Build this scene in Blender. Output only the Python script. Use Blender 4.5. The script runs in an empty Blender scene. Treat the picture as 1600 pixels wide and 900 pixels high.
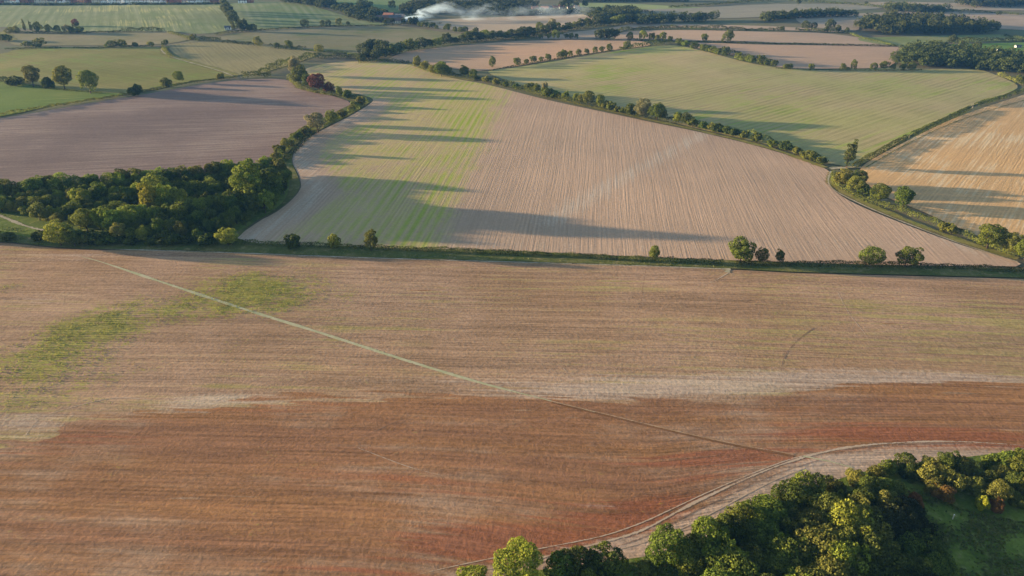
import bpy, math, random
import numpy as np
from mathutils import Vector, Matrix
from mathutils.geometry import delaunay_2d_cdt

random.seed(7)
RNG = np.random.default_rng(11)
scene = bpy.context.scene
COL = scene.collection
R = math.radians

# ------------------------------------------------------------------ camera model
CAM_H, PITCH, FPX = 120.0, 28.0, 1081.0
SP, CP = math.sin(R(PITCH)), math.cos(R(PITCH))


def hterr(x, y):
    """gently rolling farmland"""
    x = np.asarray(x, float); y = np.asarray(y, float)
    def g(cx, cy, sx, sy, a):
        return a * np.exp(-((x - cx) / sx) ** 2 / 2 - ((y - cy) / sy) ** 2 / 2)
    h = g(-430, 430, 150, 120, 8.0) + g(-330, 1150, 160, 130, 8.0) + g(140, 640, 220, 130, 5.0)  # first hill is shaped so the ploughed field tilts from the sun and darkens
    h = h + g(330, 330, 110, 90, 3.0) + g(420, 1000, 260, 150, 7.0) + g(-60, 720, 200, 90, -3.0)
    h = h + 0.5 * np.sin(x / 47 + 1.3) * np.sin(y / 61 + 0.4) + 0.9 * np.sin(x / 131 + y / 173) * np.clip((y - 60) / 300, 0, 1)
    return h


def unproject(px, py, z=0.0):
    """ground point seen at photo pixel (1600x900), z metres above the terrain"""
    a, b = (px - 800) / FPX, (450 - py) / FPX
    d = np.array([a, CP + b * SP, -SP + b * CP])
    t = (CAM_H - z) / -d[2]
    for _ in range(25):
        hh = float(hterr(d[0] * t, d[1] * t)) + z
        t = 0.5 * t + 0.5 * (CAM_H - hh) / -d[2]
    return float(d[0] * t), float(d[1] * t)


def project(x, y, z):
    dz = z - CAM_H
    depth = y * CP - dz * SP
    up = y * SP + dz * CP
    return 800 + FPX * x / depth, 450 - FPX * up / depth


def W(pts, z=0.0):
    return np.array([unproject(p[0], p[1], z) for p in pts])


# ------------------------------------------------------------------ object helpers
THINGS = []


def props(o, label=None, cat=None, group=None, kind=None):
    if label: o['label'] = label
    if cat: o['category'] = cat
    if group: o['group'] = group
    if kind: o['kind'] = kind
    return o


def link(o, parent=None):
    COL.objects.link(o)
    if parent is not None: o.parent = parent
    return o


def empty(name, loc=(0, 0, 0), rz=0.0, s=1.0):
    o = bpy.data.objects.new(name, None)
    o.location = loc; o.rotation_euler = (0, 0, rz)
    o.scale = (s, s, s) if not isinstance(s, tuple) else s
    o.empty_display_size = 0.5
    return link(o)


def mesh_np(name, V, F, mats, uv=None, attrs=None, smooth=False, fmat=None):
    """V (n,3), F (m,k) with one k"""
    me = bpy.data.meshes.new(name)
    V = np.asarray(V, np.float32); F = np.asarray(F, np.int32)
    n, (m, k) = len(V), F.shape
    me.vertices.add(n); me.vertices.foreach_set('co', V.ravel())
    me.loops.add(m * k); me.loops.foreach_set('vertex_index', F.ravel())
    me.polygons.add(m)
    me.polygons.foreach_set('loop_start', np.arange(0, m * k, k, dtype=np.int32))
    me.polygons.foreach_set('loop_total', np.full(m, k, np.int32))
    if smooth: me.polygons.foreach_set('use_smooth', np.ones(m, bool))
    for mt in (mats if isinstance(mats, (list, tuple)) else [mats]): me.materials.append(mt)
    if fmat is not None: me.polygons.foreach_set('material_index', np.asarray(fmat, np.int32))
    if uv is not None:
        l = me.uv_layers.new(name='UVMap')
        l.data.foreach_set('uv', np.asarray(uv, np.float32)[F.ravel()].ravel())
    for nm, arr in (attrs or {}).items():
        at = me.attributes.new(nm, 'FLOAT', 'POINT')
        at.data.foreach_set('value', np.asarray(arr, np.float32))
    me.update(calc_edges=True); me.validate()
    return me


def obj(name, me, parent=None):
    return link(bpy.data.objects.new(name, me), parent)


# ------------------------------------------------------------------ node helpers
def new_mat(name):
    m = bpy.data.materials.new(name); m.use_nodes = True
    nt = m.node_tree
    for n in list(nt.nodes): nt.nodes.remove(n)
    return m, nt


class NT:
    def __init__(s, nt): s.nt = nt
    def n(s, t, **kw):
        nd = s.nt.nodes.new(t)
        for k, v in kw.items(): setattr(nd, k, v)
        return nd
    def put(s, sock, v):
        if hasattr(v, 'is_linked'): s.nt.links.new(v, sock)
        elif v is not None:
            if isinstance(v, (tuple, list)) and len(v) == 3 and sock.type == 'RGBA': v = (*v, 1)
            sock.default_value = v
    def math(s, op, a, b=None, c=None, clamp=False):
        nd = s.n('ShaderNodeMath', operation=op, use_clamp=clamp)
        s.put(nd.inputs[0], a)
        if b is not None: s.put(nd.inputs[1], b)
        if c is not None: s.put(nd.inputs[2], c)
        return nd.outputs[0]
    def mix(s, f, a, b, mode='MIX'):
        nd = s.n('ShaderNodeMix', data_type='RGBA', blend_type=mode)
        s.put(nd.inputs[0], f); s.put(nd.inputs[6], a); s.put(nd.inputs[7], b)
        return nd.outputs[2]
    def noise(s, vec, scale=1.0, detail=2.0, rough=0.5, dist=0.0):
        nd = s.n('ShaderNodeTexNoise')
        s.put(nd.inputs['Vector'], vec); nd.inputs['Scale'].default_value = scale
        nd.inputs['Detail'].default_value = detail; nd.inputs['Roughness'].default_value = rough
        nd.inputs['Distortion'].default_value = dist
        return nd.outputs[0]
    def scale(s, vec, xyz, off=(0, 0, 0)):
        nd = s.n('ShaderNodeMapping'); s.put(nd.inputs['Vector'], vec)
        nd.inputs['Scale'].default_value = xyz; nd.inputs['Location'].default_value = off
        return nd.outputs[0]
    def ramp(s, f, lo, hi):
        nd = s.n('ShaderNodeMapRange', interpolation_type='SMOOTHSTEP')
        s.put(nd.inputs[0], f); nd.inputs[1].default_value = lo; nd.inputs[2].default_value = hi
        return nd.outputs[0]
    def attr(s, name): return s.n('ShaderNodeAttribute', attribute_name=name).outputs['Fac']


def finish(T, col, rough=0.9, bump=None, bd=0.1, bs=0.5, spec=0.15):
    p = T.n('ShaderNodeBsdfPrincipled')
    T.put(p.inputs['Base Color'], col); p.inputs['Roughness'].default_value = rough
    p.inputs['Specular IOR Level'].default_value = spec
    if bump is not None:
        b = T.n('ShaderNodeBump'); b.inputs['Distance'].default_value = bd; b.inputs['Strength'].default_value = bs
        T.put(b.inputs['Height'], bump); T.nt.links.new(b.outputs[0], p.inputs['Normal'])
    o = T.n('ShaderNodeOutputMaterial'); T.nt.links.new(p.outputs[0], o.inputs[0])


def field_mat(name, c1, c2, rows=3.0, row_amt=0.25, streak=0.5, big=0.012, green=None, dark=None, pale=None,
              green_thr=(0.35, 0.75), row_col=None, grain=0.35, bs=0.35, seed=0.0, pat=None, pat_thr=(0.5, 0.7), pat_scale=0.02, line=1.6, line_amt=0.10, green_brk=1.0, sl=1.0):
    m, nt = new_mat(name); T = NT(nt)
    uv = T.n('ShaderNodeUVMap').outputs[0]
    pos = T.n('ShaderNodeNewGeometry').outputs['Position']
    pos = T.scale(pos, (1, 1, 1), (seed * 37.1, seed * 91.7, 0))
    # wobble so that rows are not ruler-straight
    wob = T.noise(pos, 0.009, 0)
    sep = T.n('ShaderNodeSeparateXYZ'); T.put(sep.inputs[0], uv)
    v = T.math('ADD', sep.outputs[1], T.math('MULTIPLY', wob, 3.0))
    cmb = T.n('ShaderNodeCombineXYZ'); T.put(cmb.inputs[0], sep.outputs[0]); T.put(cmb.inputs[1], v)
    cmb.inputs[2].default_value = seed * 3.3
    suv = cmb.outputs[0]
    big_n = T.noise(pos, big, 4, 0.55)
    col = T.mix(T.ramp(big_n, 0.35, 0.65), c1, c2)
    s_b = T.noise(T.scale(suv, (0.006, 0.10, 1)), 1.0, 3, 0.6)
    s_m = T.ramp(T.noise(T.scale(suv, (0.012 * sl, 0.55, 1)), 1.0, 3 if sl == 1 else 1, 0.65), 0.28, 0.72)
    s_f = T.ramp(T.noise(T.scale(suv, (0.10 * sl, 1.5, 1)), 1.0, 2, 0.7), 0.3, 0.7)
    s_l = T.math('MULTIPLY', T.math('SINE', T.math('MULTIPLY', v, 2 * math.pi / line)), T.ramp(T.noise(T.scale(suv, (0.02, 0.08, 1)), 1.0, 3, 0.6), 0.40, 0.62))
    tram = T.ramp(T.math('ABSOLUTE', T.math('SUBTRACT', T.math('FRACT', T.math('DIVIDE', v, 11.3)), 0.5)), 0.035, 0.0)
    tram = T.math('MULTIPLY', tram, T.ramp(s_b, 0.45, 0.6))
    gr = T.ramp(T.noise(pos, 0.9, 4, 0.72), 0.25, 0.75)
    if pat is not None:
        pf = T.ramp(T.math('ADD', T.noise(pos, pat_scale, 4, 0.6), T.math('MULTIPLY', T.math('SUBTRACT', s_m, 0.5), 0.3)), *pat_thr)
        col = T.mix(pf, col, pat)
    if dark is not None:
        d = T.math('ADD', T.attr('m_dark'), T.math('MULTIPLY', T.math('SUBTRACT', T.noise(T.scale(suv, (0.035, 0.4, 1)), 1.0, 2, 0.5), 0.5), 2.0))
        dcol = T.mix(T.ramp(s_b, 0.36, 0.64), dark[0], dark[1])
        dcol = T.mix(T.ramp(T.math('ADD', T.math('MULTIPLY', T.noise(pos, 0.014, 4, 0.65), 0.6), T.math('MULTIPLY', T.noise(T.scale(suv, (0.008, 0.14, 1)), 1.0, 4, 0.7), 0.4)), 0.48, 0.64), dcol, dark[2])
        dcol = T.mix(T.math('MULTIPLY', T.ramp(T.math('ADD', T.attr('m_red'), T.math('MULTIPLY', T.math('SUBTRACT', s_m, 0.5), 0.8)), 0.25, 0.8), 0.8), dcol, dark[3])
        dfac = T.ramp(d, 0.44, 0.56)
        col = T.mix(dfac, col, dcol)
    if pale is not None:
        pf = T.math('ADD', T.attr('m_pale'), T.math('MULTIPLY', T.math('SUBTRACT', T.noise(T.scale(suv, (0.02, 0.8, 1)), 1.0, 4, 0.7), 0.5), 2.0))
        pf = T.math('ADD', pf, T.math('MULTIPLY', T.math('SUBTRACT', gr, 0.5), 0.25))
        if dark is not None: pf = T.math('SUBTRACT', pf, T.math('MULTIPLY', dfac, 0.4))
        col = T.mix(T.math('MULTIPLY', T.ramp(pf, 0.3, 1.1), 0.8), col, pale)
    if green is not None:
        g = T.math('ADD', T.attr('m_green'), T.math('MULTIPLY', T.math('SUBTRACT', T.noise(T.scale(suv, (0.16, 0.9, 1)), 1.0, 4, 0.8), 0.5), green_brk))
        g = T.math('ADD', g, T.math('MULTIPLY', T.math('SUBTRACT', T.noise(pos, 0.06, 4, 0.65), 0.5), green_brk))
        g = T.math('ADD', g, T.math('MULTIPLY', T.math('SUBTRACT', gr, 0.5), 0.45 * green_brk))
        col = T.mix(T.math('MULTIPLY', T.ramp(g, *green_thr), 0.75), col, green)
    if row_amt > 0:
        w = T.math('SINE', T.math('MULTIPLY', v, 2 * math.pi / rows))
        w2 = T.math('ADD', T.math('MULTIPLY', w, 0.5), 0.5)
        w2 = T.math('MULTIPLY', w2, T.ramp(T.math('ADD', s_b, T.math('MULTIPLY', T.math('SUBTRACT', T.noise(pos, 0.03, 3), 0.5), 0.8)), 0.3, 0.7))
        if row_col is not None:
            f = T.math('MULTIPLY', w2, row_amt)
            if green is not None: f = T.math('MULTIPLY', f, T.attr('m_green'))
            col = T.mix(f, col, row_col)
        else:
            col = T.mix(T.math('MULTIPLY', w2, row_amt), col, (0, 0, 0, 1), 'MIX')
    # value variation: streaks and grain, the stubble and clods themselves
    val = T.math('ADD', T.math('MULTIPLY', T.math('SUBTRACT', s_m, 0.5), streak * 0.55), T.math('MULTIPLY', T.math('SUBTRACT', s_f, 0.5), streak * 0.42))
    val = T.math('ADD', val, T.math('MULTIPLY', T.math('SUBTRACT', s_b, 0.5), streak * 0.8))
    val = T.math('ADD', val, T.math('MULTIPLY', T.math('SUBTRACT', gr, 0.5), grain * 0.75))
    val = T.math('ADD', val, T.math('MULTIPLY', s_l, line_amt)); val = T.math('SUBTRACT', val, T.math('MULTIPLY', tram, line_amt * 1.3))
    val = T.math('ADD', val, 1.0)
    vm = T.n('ShaderNodeVectorMath', operation='SCALE'); T.put(vm.inputs[0], col); T.put(vm.inputs['Scale'], val)
    hb = T.math('ADD', s_f, T.math('MULTIPLY', gr, 0.7))
    finish(T, vm.outputs[0], 0.95, hb, 0.12, bs, 0.05)
    return m


def grass_mat(name, c1, c2, c3, seed=0.0, sc=0.08):
    m, nt = new_mat(name); T = NT(nt)
    pos = T.n('ShaderNodeNewGeometry').outputs['Position']
    pos = T.scale(pos, (1, 1, 1), (seed * 13.7, seed * 7.7, 0))
    col = T.mix(T.ramp(T.noise(pos, sc, 4, 0.6), 0.38, 0.62), c1, c2)
    f = T.noise(pos, sc * 4, 4, 0.65)
    col = T.mix(T.ramp(f, 0.52, 0.72), col, c3)
    gr = T.noise(pos, 1.3, 3, 0.7)
    vm = T.n('ShaderNodeVectorMath', operation='SCALE'); T.put(vm.inputs[0], col)
    T.put(vm.inputs['Scale'], T.math('ADD', T.math('MULTIPLY', gr, 1.0), 0.5))
    finish(T, vm.outputs[0], 0.95, gr, 0.3, 0.6, 0.05)
    return m


def plain_mat(name, c, c2=None, sc=0.6, rough=0.85, bs=0.2):
    m, nt = new_mat(name); T = NT(nt)
    pos = T.n('ShaderNodeTexCoord').outputs['Object']
    f = T.noise(pos, sc, 4, 0.6)
    col = T.mix(T.ramp(f, 0.35, 0.65), c, c2 or tuple(x * 0.7 for x in c))
    finish(T, col, rough, f, 0.05, bs, 0.2)
    return m


def leaf_mat(name, dk, lt, hue=0.0, trans=0.38):
    m, nt = new_mat(name); T = NT(nt)
    lr, lb = T.attr('leaf_tone'), T.attr('clump_tone')
    oi = T.n('ShaderNodeObjectInfo').outputs['Random']
    f = T.math('ADD', T.math('MULTIPLY', lr, 0.55), T.math('MULTIPLY', lb, 0.45))
    col = T.mix(f, dk, lt)
    hs = T.n('ShaderNodeHueSaturation')
    T.put(hs.inputs['Hue'], T.math('ADD', 0.5 - 0.018, T.math('MULTIPLY', oi, 0.036)))
    T.put(hs.inputs['Value'], T.math('ADD', 0.78, T.math('MULTIPLY', T.math('FRACT', T.math('MULTIPLY', oi, 17.3)), 0.44)))
    T.put(hs.inputs['Color'], col)
    d = T.n('ShaderNodeBsdfPrincipled'); d.inputs['Roughness'].default_value = 0.75
    d.inputs['Specular IOR Level'].default_value = 0.15
    T.put(d.inputs['Base Color'], hs.outputs[0])
    t = T.n('ShaderNodeBsdfTranslucent'); T.put(t.inputs[0], hs.outputs[0])
    mx = T.n('ShaderNodeMixShader'); mx.inputs[0].default_value = trans
    nt.links.new(d.outputs[0], mx.inputs[1]); nt.links.new(t.outputs[0], mx.inputs[2])
    o = T.n('ShaderNodeOutputMaterial'); nt.links.new(mx.outputs[0], o.inputs[0])
    return m


def ragged_mat(name, c, c2, sc=0.4, cover=0.0, soft=0.5):
    m, nt = new_mat(name); T = NT(nt)
    pos = T.n('ShaderNodeNewGeometry').outputs['Position']; uv = T.n('ShaderNodeUVMap').outputs[0]
    sep = T.n('ShaderNodeSeparateXYZ'); T.put(sep.inputs[0], uv)
    f = T.noise(pos, sc, 4, 0.65); g = T.noise(pos, 1.1, 3, 0.7); lo = T.noise(pos, 0.09, 2, 0.5)
    p = T.n('ShaderNodeBsdfPrincipled'); p.inputs['Roughness'].default_value = 0.95; p.inputs['Specular IOR Level'].default_value = 0.05
    T.put(p.inputs['Base Color'], T.mix(T.ramp(f, 0.35, 0.65), c, c2))
    e = T.math('SUBTRACT', 1.0, T.math('ABSOLUTE', sep.outputs[1]))
    e = T.math('ADD', e, T.math('ADD', T.math('MULTIPLY', T.math('SUBTRACT', g, 0.5), 2.2), T.math('MULTIPLY', T.math('SUBTRACT', lo, 0.5), 1.6)))
    a = T.ramp(e, 0.25 - cover, 0.25 - cover + soft)
    tr = T.n('ShaderNodeBsdfTransparent'); mx = T.n('ShaderNodeMixShader'); T.put(mx.inputs[0], a)
    nt.links.new(tr.outputs[0], mx.inputs[1]); nt.links.new(p.outputs[0], mx.inputs[2])
    o = T.n('ShaderNodeOutputMaterial'); nt.links.new(mx.outputs[0], o.inputs[0])
    return m


LM = {
    'oak': leaf_mat('oak_leaves', (0.024, 0.042, 0.008), (0.2, 0.235, 0.032)),
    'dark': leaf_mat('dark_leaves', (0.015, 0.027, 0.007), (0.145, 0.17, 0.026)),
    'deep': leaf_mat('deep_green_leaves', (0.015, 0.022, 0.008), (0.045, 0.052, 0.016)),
    'lime': leaf_mat('fresh_green_leaves', (0.055, 0.085, 0.01), (0.3, 0.33, 0.04)),
    'olive': leaf_mat('olive_leaves', (0.042, 0.05, 0.012), (0.25, 0.25, 0.044)),
    'pale': leaf_mat('pale_willow_leaves', (0.10, 0.10, 0.045), (0.30, 0.27, 0.13)),
    'copper': leaf_mat('copper_beech_leaves', (0.06, 0.026, 0.018), (0.20, 0.085, 0.052)),
    'gold': leaf_mat('golden_leaves', (0.13, 0.14, 0.012), (0.36, 0.36, 0.03)),
    'autumn': leaf_mat('russet_leaves', (0.09, 0.05, 0.015), (0.26, 0.14, 0.04)),
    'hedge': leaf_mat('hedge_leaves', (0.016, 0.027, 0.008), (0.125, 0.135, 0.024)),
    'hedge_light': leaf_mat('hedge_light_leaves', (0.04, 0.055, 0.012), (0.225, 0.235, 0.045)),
    'far': leaf_mat('far_wood_leaves', (0.014, 0.025, 0.01), (0.1, 0.115, 0.03)),
    'regrowth': leaf_mat('regrowth_leaves', (0.15, 0.155, 0.03), (0.29, 0.265, 0.05)),
    'grass': leaf_mat('rough_grass_blades', (0.06, 0.085, 0.02), (0.24, 0.24, 0.07)),
}
BARK = plain_mat('bark', (0.09, 0.065, 0.045), (0.05, 0.038, 0.028), 2.0)
DEADWOOD = plain_mat('bare_bark', (0.34, 0.29, 0.23), (0.22, 0.18, 0.14), 2.0)


# ------------------------------------------------------------------ leaves
def leaf_quads(P, N, S, lr, lb, rng, spread=0.55):
    n = len(P)
    N = N + rng.normal(0, spread, (n, 3)); N /= np.linalg.norm(N, axis=1)[:, None] + 1e-9
    A = np.cross(N, rng.normal(size=(n, 3))); A /= np.linalg.norm(A, axis=1)[:, None] + 1e-9
    B = np.cross(N, A)
    a = A * (S * rng.uniform(0.75, 1.25, n))[:, None] * 0.5; b = B * (S * rng.uniform(0.6, 1.0, n))[:, None] * 0.5
    bend = N * (S * 0.12)[:, None]
    V = np.stack([P - a - bend, P - b * 0.9, P + a - bend, P + b * 1.1], 1).reshape(-1, 3)
    F = np.arange(4 * n).reshape(n, 4)
    return V, F, np.repeat(lr, 4), np.repeat(lb, 4)


def leaf_mesh(name, parts, mat):
    Vs, Fs, Ls, Bs = [], [], [], []; off = 0
    for V, F, l, b in parts:
        Vs.append(V); Fs.append(F + off); Ls.append(l); Bs.append(b); off += len(V)
    return mesh_np(name, np.concatenate(Vs), np.concatenate(Fs), mat,
                   attrs={'leaf_tone': np.concatenate(Ls), 'clump_tone': np.concatenate(Bs)})


def crown_arrays(rng, rx, rz, zc, nlobe, leaf, nleaf, shape='round', lobe=(0.32, 0.52)):
    C, Rr = [], []
    off = rng.normal(0, 0.10, 2) * rx
    for i in range(nlobe):
        t = (i + 0.5) / nlobe
        zz = 1 - 1.75 * t
        ph = i * 2.39996 + rng.normal(0, 0.35)
        rr = math.sqrt(max(0, 1 - zz * zz))
        k = rng.uniform(0.46, 0.95)
        d = np.array([rr * math.cos(ph), rr * math.sin(ph), zz])
        if shape == 'cone': d[:2] *= 1.2 - 1.08 * (zz + 1) / 2
        if shape == 'column': d[:2] *= 0.95
        c = np.array([d[0] * rx * k + off[0] * (zz + 1), d[1] * rx * k + off[1] * (zz + 1), zc + d[2] * rz * k])
        C.append(c); Rr.append(rx * rng.uniform(*lobe) * (0.8 if zz > 0.6 else 1.0))
    for i in range(max(2, nlobe // 6)):
        C.append(np.array([rng.normal(0, .15) * rx, rng.normal(0, .15) * rx, zc + rng.uniform(-.4, .5) * rz])); Rr.append(rx * 0.6)
    C, Rr = np.array(C), np.array(Rr)
    wgt = Rr ** 2 / (Rr ** 2).sum()
    idx = rng.choice(len(C), nleaf, p=wgt)
    D = rng.normal(size=(nleaf, 3)); D /= np.linalg.norm(D, axis=1)[:, None]
    out = C[idx] - np.array([0, 0, zc - 0.2 * rz]); out /= np.linalg.norm(out, axis=1)[:, None] + 1e-6
    flip = (D * out).sum(1) < -0.35
    D[flip] *= -1
    P = C[idx] + D * (Rr[idx] * rng.uniform(0.78, 1.06, nleaf))[:, None] * np.array([1, 1, 0.85])
    # thin out the leaves that lie deep inside the neighbouring clumps
    dist = np.linalg.norm(P[:, None, :] - C[None], axis=2) / Rr[None]
    deep = (dist < 0.72).any(1)
    keep = ~deep | (rng.random(nleaf) < 0.15)
    keep &= P[:, 2] > 0.15
    tone = rng.random(len(C))
    P, D, idx = P[keep], D[keep], idx[keep]
    return leaf_quads(P, D, np.full(len(P), leaf) * rng.uniform(0.7, 1.35, len(P)), rng.random(len(P)), tone[idx], rng)


def tube(V, F, pts, radii, seg=7):
    base = len(V)
    for i, (p, r) in enumerate(zip(pts, radii)):
        d = (pts[min(i + 1, len(pts) - 1)] - pts[max(i - 1, 0)]).normalized()
        q = d.to_track_quat('Z', 'X')
        for k in range(seg):
            a = 2 * math.pi * k / seg
            V.append(p + q @ Vector((r * math.cos(a), r * math.sin(a), 0)))
    for i in range(len(pts) - 1):
        for k in range(seg):
            F.append((base + i * seg + k, base + i * seg + (k + 1) % seg, base + (i + 1) * seg + (k + 1) % seg, base + (i + 1) * seg + k))


def trunk_mesh(name, H, rx, seed, limbs=6, r0=None, mat=None):
    rd = random.Random(seed); V, F = [], []
    r0 = r0 or 0.022 * H + 0.08
    top = Vector((rd.uniform(-.3, .3), rd.uniform(-.3, .3), H * 0.8))
    pts = [Vector((0, 0, -0.4)), Vector((0, 0, 0.3)), Vector((rd.uniform(-.1, .1), rd.uniform(-.1, .1), H * 0.3)), top * 0.65, top]
    tube(V, F, pts, [r0 * 1.5, r0 * 1.15, r0 * 0.85, r0 * 0.5, r0 * 0.12])
    for i in range(limbs):
        z = H * (0.25 + 0.4 * i / limbs); a = i * 2.4 + rd.uniform(-.4, .4); L = rx * rd.uniform(0.6, 0.9)
        s = Vector((0, 0, z)); e = s + Vector((math.cos(a) * L, math.sin(a) * L, L * rd.uniform(.5, .9)))
        mid = s.lerp(e, 0.5) + Vector((0, 0, -0.08 * L))
        tube(V, F, [s, mid, e], [r0 * 0.45, r0 * 0.28, r0 * 0.06], 5)
    return mesh_np(name, np.array([tuple(v) for v in V]), np.array(F), mat or BARK, smooth=True)


# prototypes: (crown mesh, trunk mesh, height, crown radius)
PROTO = {}


def make_proto(key, n, H, rx, rz, zc, nlobe, leaf, nleaf, shape='round', lobe=(0.32, 0.52)):
    L = []
    for i in range(n):
        rng = np.random.default_rng(sum(map(ord, key)) * 31 + 17 * i)
        f = rng.uniform(0.88, 1.12)
        arr = crown_arrays(rng, rx * f, rz, zc, int(nlobe * rng.uniform(.85, 1.15)), leaf, nleaf, shape, lobe)
        cm = leaf_mesh('crown', [arr], LM['oak'])
        tm = trunk_mesh('trunk', zc + rz * 0.8, rx, sum(map(ord, key)) + i)
        L.append((cm, tm, zc + rz, rx * f))
    PROTO[key] = L


make_proto('near', 6, 10, 4.6, 4.6, 5.2, 46, 0.42, 9500, lobe=(0.22, 0.38))
make_proto('near_shrub', 5, 4.5, 2.6, 2.2, 2.2, 26, 0.34, 4200, lobe=(0.26, 0.44))
make_proto('mid', 8, 12, 4.8, 5.0, 6.4, 42, 0.5, 6800, lobe=(0.2, 0.42))
make_proto('mid_tall', 3, 15, 4.2, 6.5, 8.2, 36, 0.6, 4800, lobe=(0.26, 0.44))
make_proto('mid_shrub', 4, 4, 2.4, 1.9, 1.9, 18, 0.5, 1500)
make_proto('poplar', 2, 16, 2.2, 8.0, 8.6, 30, 0.5, 2800, 'cone', (0.4, 0.62))
make_proto('far', 7, 12, 4.8, 5.0, 6.0, 20, 1.0, 1400, lobe=(0.26, 0.6))
make_proto('far_shrub', 3, 5, 3.2, 2.4, 2.4, 12, 0.9, 500)


def tree(kind, px, py, H, mat, plural, cat='tree', group=None, label=None, wide=1.0, z=0.0, name=None, at=None):
    """px,py: photo pixel of the trunk foot (z=0) or of a point z metres up the tree"""
    x, y = at if at else unproject(px, py, z)
    cm, tm, h0, r0 = random.choice(PROTO[kind])
    s = H / h0
    nm = name or {'poplar': 'poplar_tree'}.get(kind, 'shrub' if 'shrub' in kind else 'broadleaf_tree')
    o = empty(nm, (x, y, float(hterr(x, y))), random.uniform(0, 6.28), (s * wide, s * wide, s))
    c = obj('crown', cm, o); t = obj('trunk', tm, o)
    c.material_slots[0].link = 'OBJECT'; c.material_slots[0].material = LM[mat]
    props(o, label, cat, group)
    THINGS.append((o, label, plural, project(x, y, float(hterr(x, y)))[0]))
    return o


# ------------------------------------------------------------------ ground sheets
def catmull(P, closed, step):
    P = np.asarray(P, float); n = len(P); out = []
    rng_ = range(n if closed else n - 1)
    for i in rng_:
        p1, p2 = P[i], P[(i + 1) % n]
        p0 = P[i - 1] if (closed or i > 0) else p1
        p3 = P[(i + 2) % n] if (closed or i + 2 < n) else p2
        L = np.linalg.norm(p2 - p1); k = max(1, int(L / step))
        m1 = (p2 - p0) * 0.5; m2 = (p3 - p1) * 0.5
        for m in (m1, m2):
            lm = np.linalg.norm(m)
            if lm > L: m *= L / lm
        for j in range(k):
            t = j / k; t2, t3 = t * t, t * t * t
            out.append((2 * t3 - 3 * t2 + 1) * p1 + (t3 - 2 * t2 + t) * m1 + (-2 * t3 + 3 * t2) * p2 + (t3 - t2) * m2)
    if not closed: out.append(P[-1])
    return np.array(out)


def inside(poly, X, Y):
    r = np.zeros(X.shape, bool); n = len(poly); j = n - 1
    for i in range(n):
        xi, yi = poly[i]; xj, yj = poly[j]
        c = ((yi > Y) != (yj > Y)) & (X < (xj - xi) * (Y - yi) / (yj - yi + 1e-12) + xi)
        r ^= c; j = i
    return r


def seg_dist(poly, X, Y, closed=True):
    d = np.full(X.shape, 1e9); n = len(poly)
    for i in range(n if closed else n - 1):
        a, b = poly[i], poly[(i + 1) % n]; ab = b - a
        t = np.clip(((X - a[0]) * ab[0] + (Y - a[1]) * ab[1]) / (ab @ ab + 1e-9), 0, 1)
        d = np.minimum(d, np.hypot(X - a[0] - t * ab[0], Y - a[1] - t * ab[1]))
    return d


ZLAY = [0.0]


def sheet(name, poly_px, mat, label, cat='field', step=8.0, angle=0.0, attrs=None, uvf=None, world=False, dz=0.004):
    poly = np.asarray(poly_px, float) if world else W(poly_px)
    poly = catmull(poly, True, step)
    x0, y0 = poly.min(0); x1, y1 = poly.max(0)
    gx, gy = np.meshgrid(np.arange(x0, x1, step) + step / 3, np.arange(y0, y1, step * 0.9) + step / 3)
    gx = gx + (np.arange(gx.shape[0]) % 2)[:, None] * step / 2
    gx, gy = gx.ravel(), gy.ravel()
    k = inside(poly, gx, gy); gx, gy = gx[k], gy[k]
    k = seg_dist(poly, gx, gy) > step * 0.4; gx, gy = gx[k], gy[k]
    n = len(poly)
    P = np.concatenate([poly, np.stack([gx, gy], 1)])
    v2, _, f2, *_ = delaunay_2d_cdt([Vector(p) for p in P], [], [list(range(n))], 1, 1e-4)
    V2 = np.array([tuple(v) for v in v2]); F = np.array([f for f in f2 if len(f) == 3])
    # upward faces
    a, b, c = V2[F[:, 0]], V2[F[:, 1]], V2[F[:, 2]]
    neg = ((b - a)[:, 0] * (c - a)[:, 1] - (b - a)[:, 1] * (c - a)[:, 0]) < 0
    F[neg] = F[neg][:, ::-1]
    X, Y = V2[:, 0], V2[:, 1]
    ZLAY[0] += dz
    V = np.stack([X, Y, hterr(X, Y) + ZLAY[0]], 1)
    if uvf: uv = uvf(X, Y)
    else:
        s, c_ = math.sin(R(angle)), math.cos(R(angle))
        uv = np.stack([X * s + Y * c_, X * c_ - Y * s], 1)
    at = {k_: f(X, Y) for k_, f in (attrs or {}).items()}
    me = mesh_np(name, V, F, mat, uv=uv, attrs=at, smooth=True)
    o = obj(name, me)
    props(o, label, cat, None, 'structure')
    return o


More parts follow.
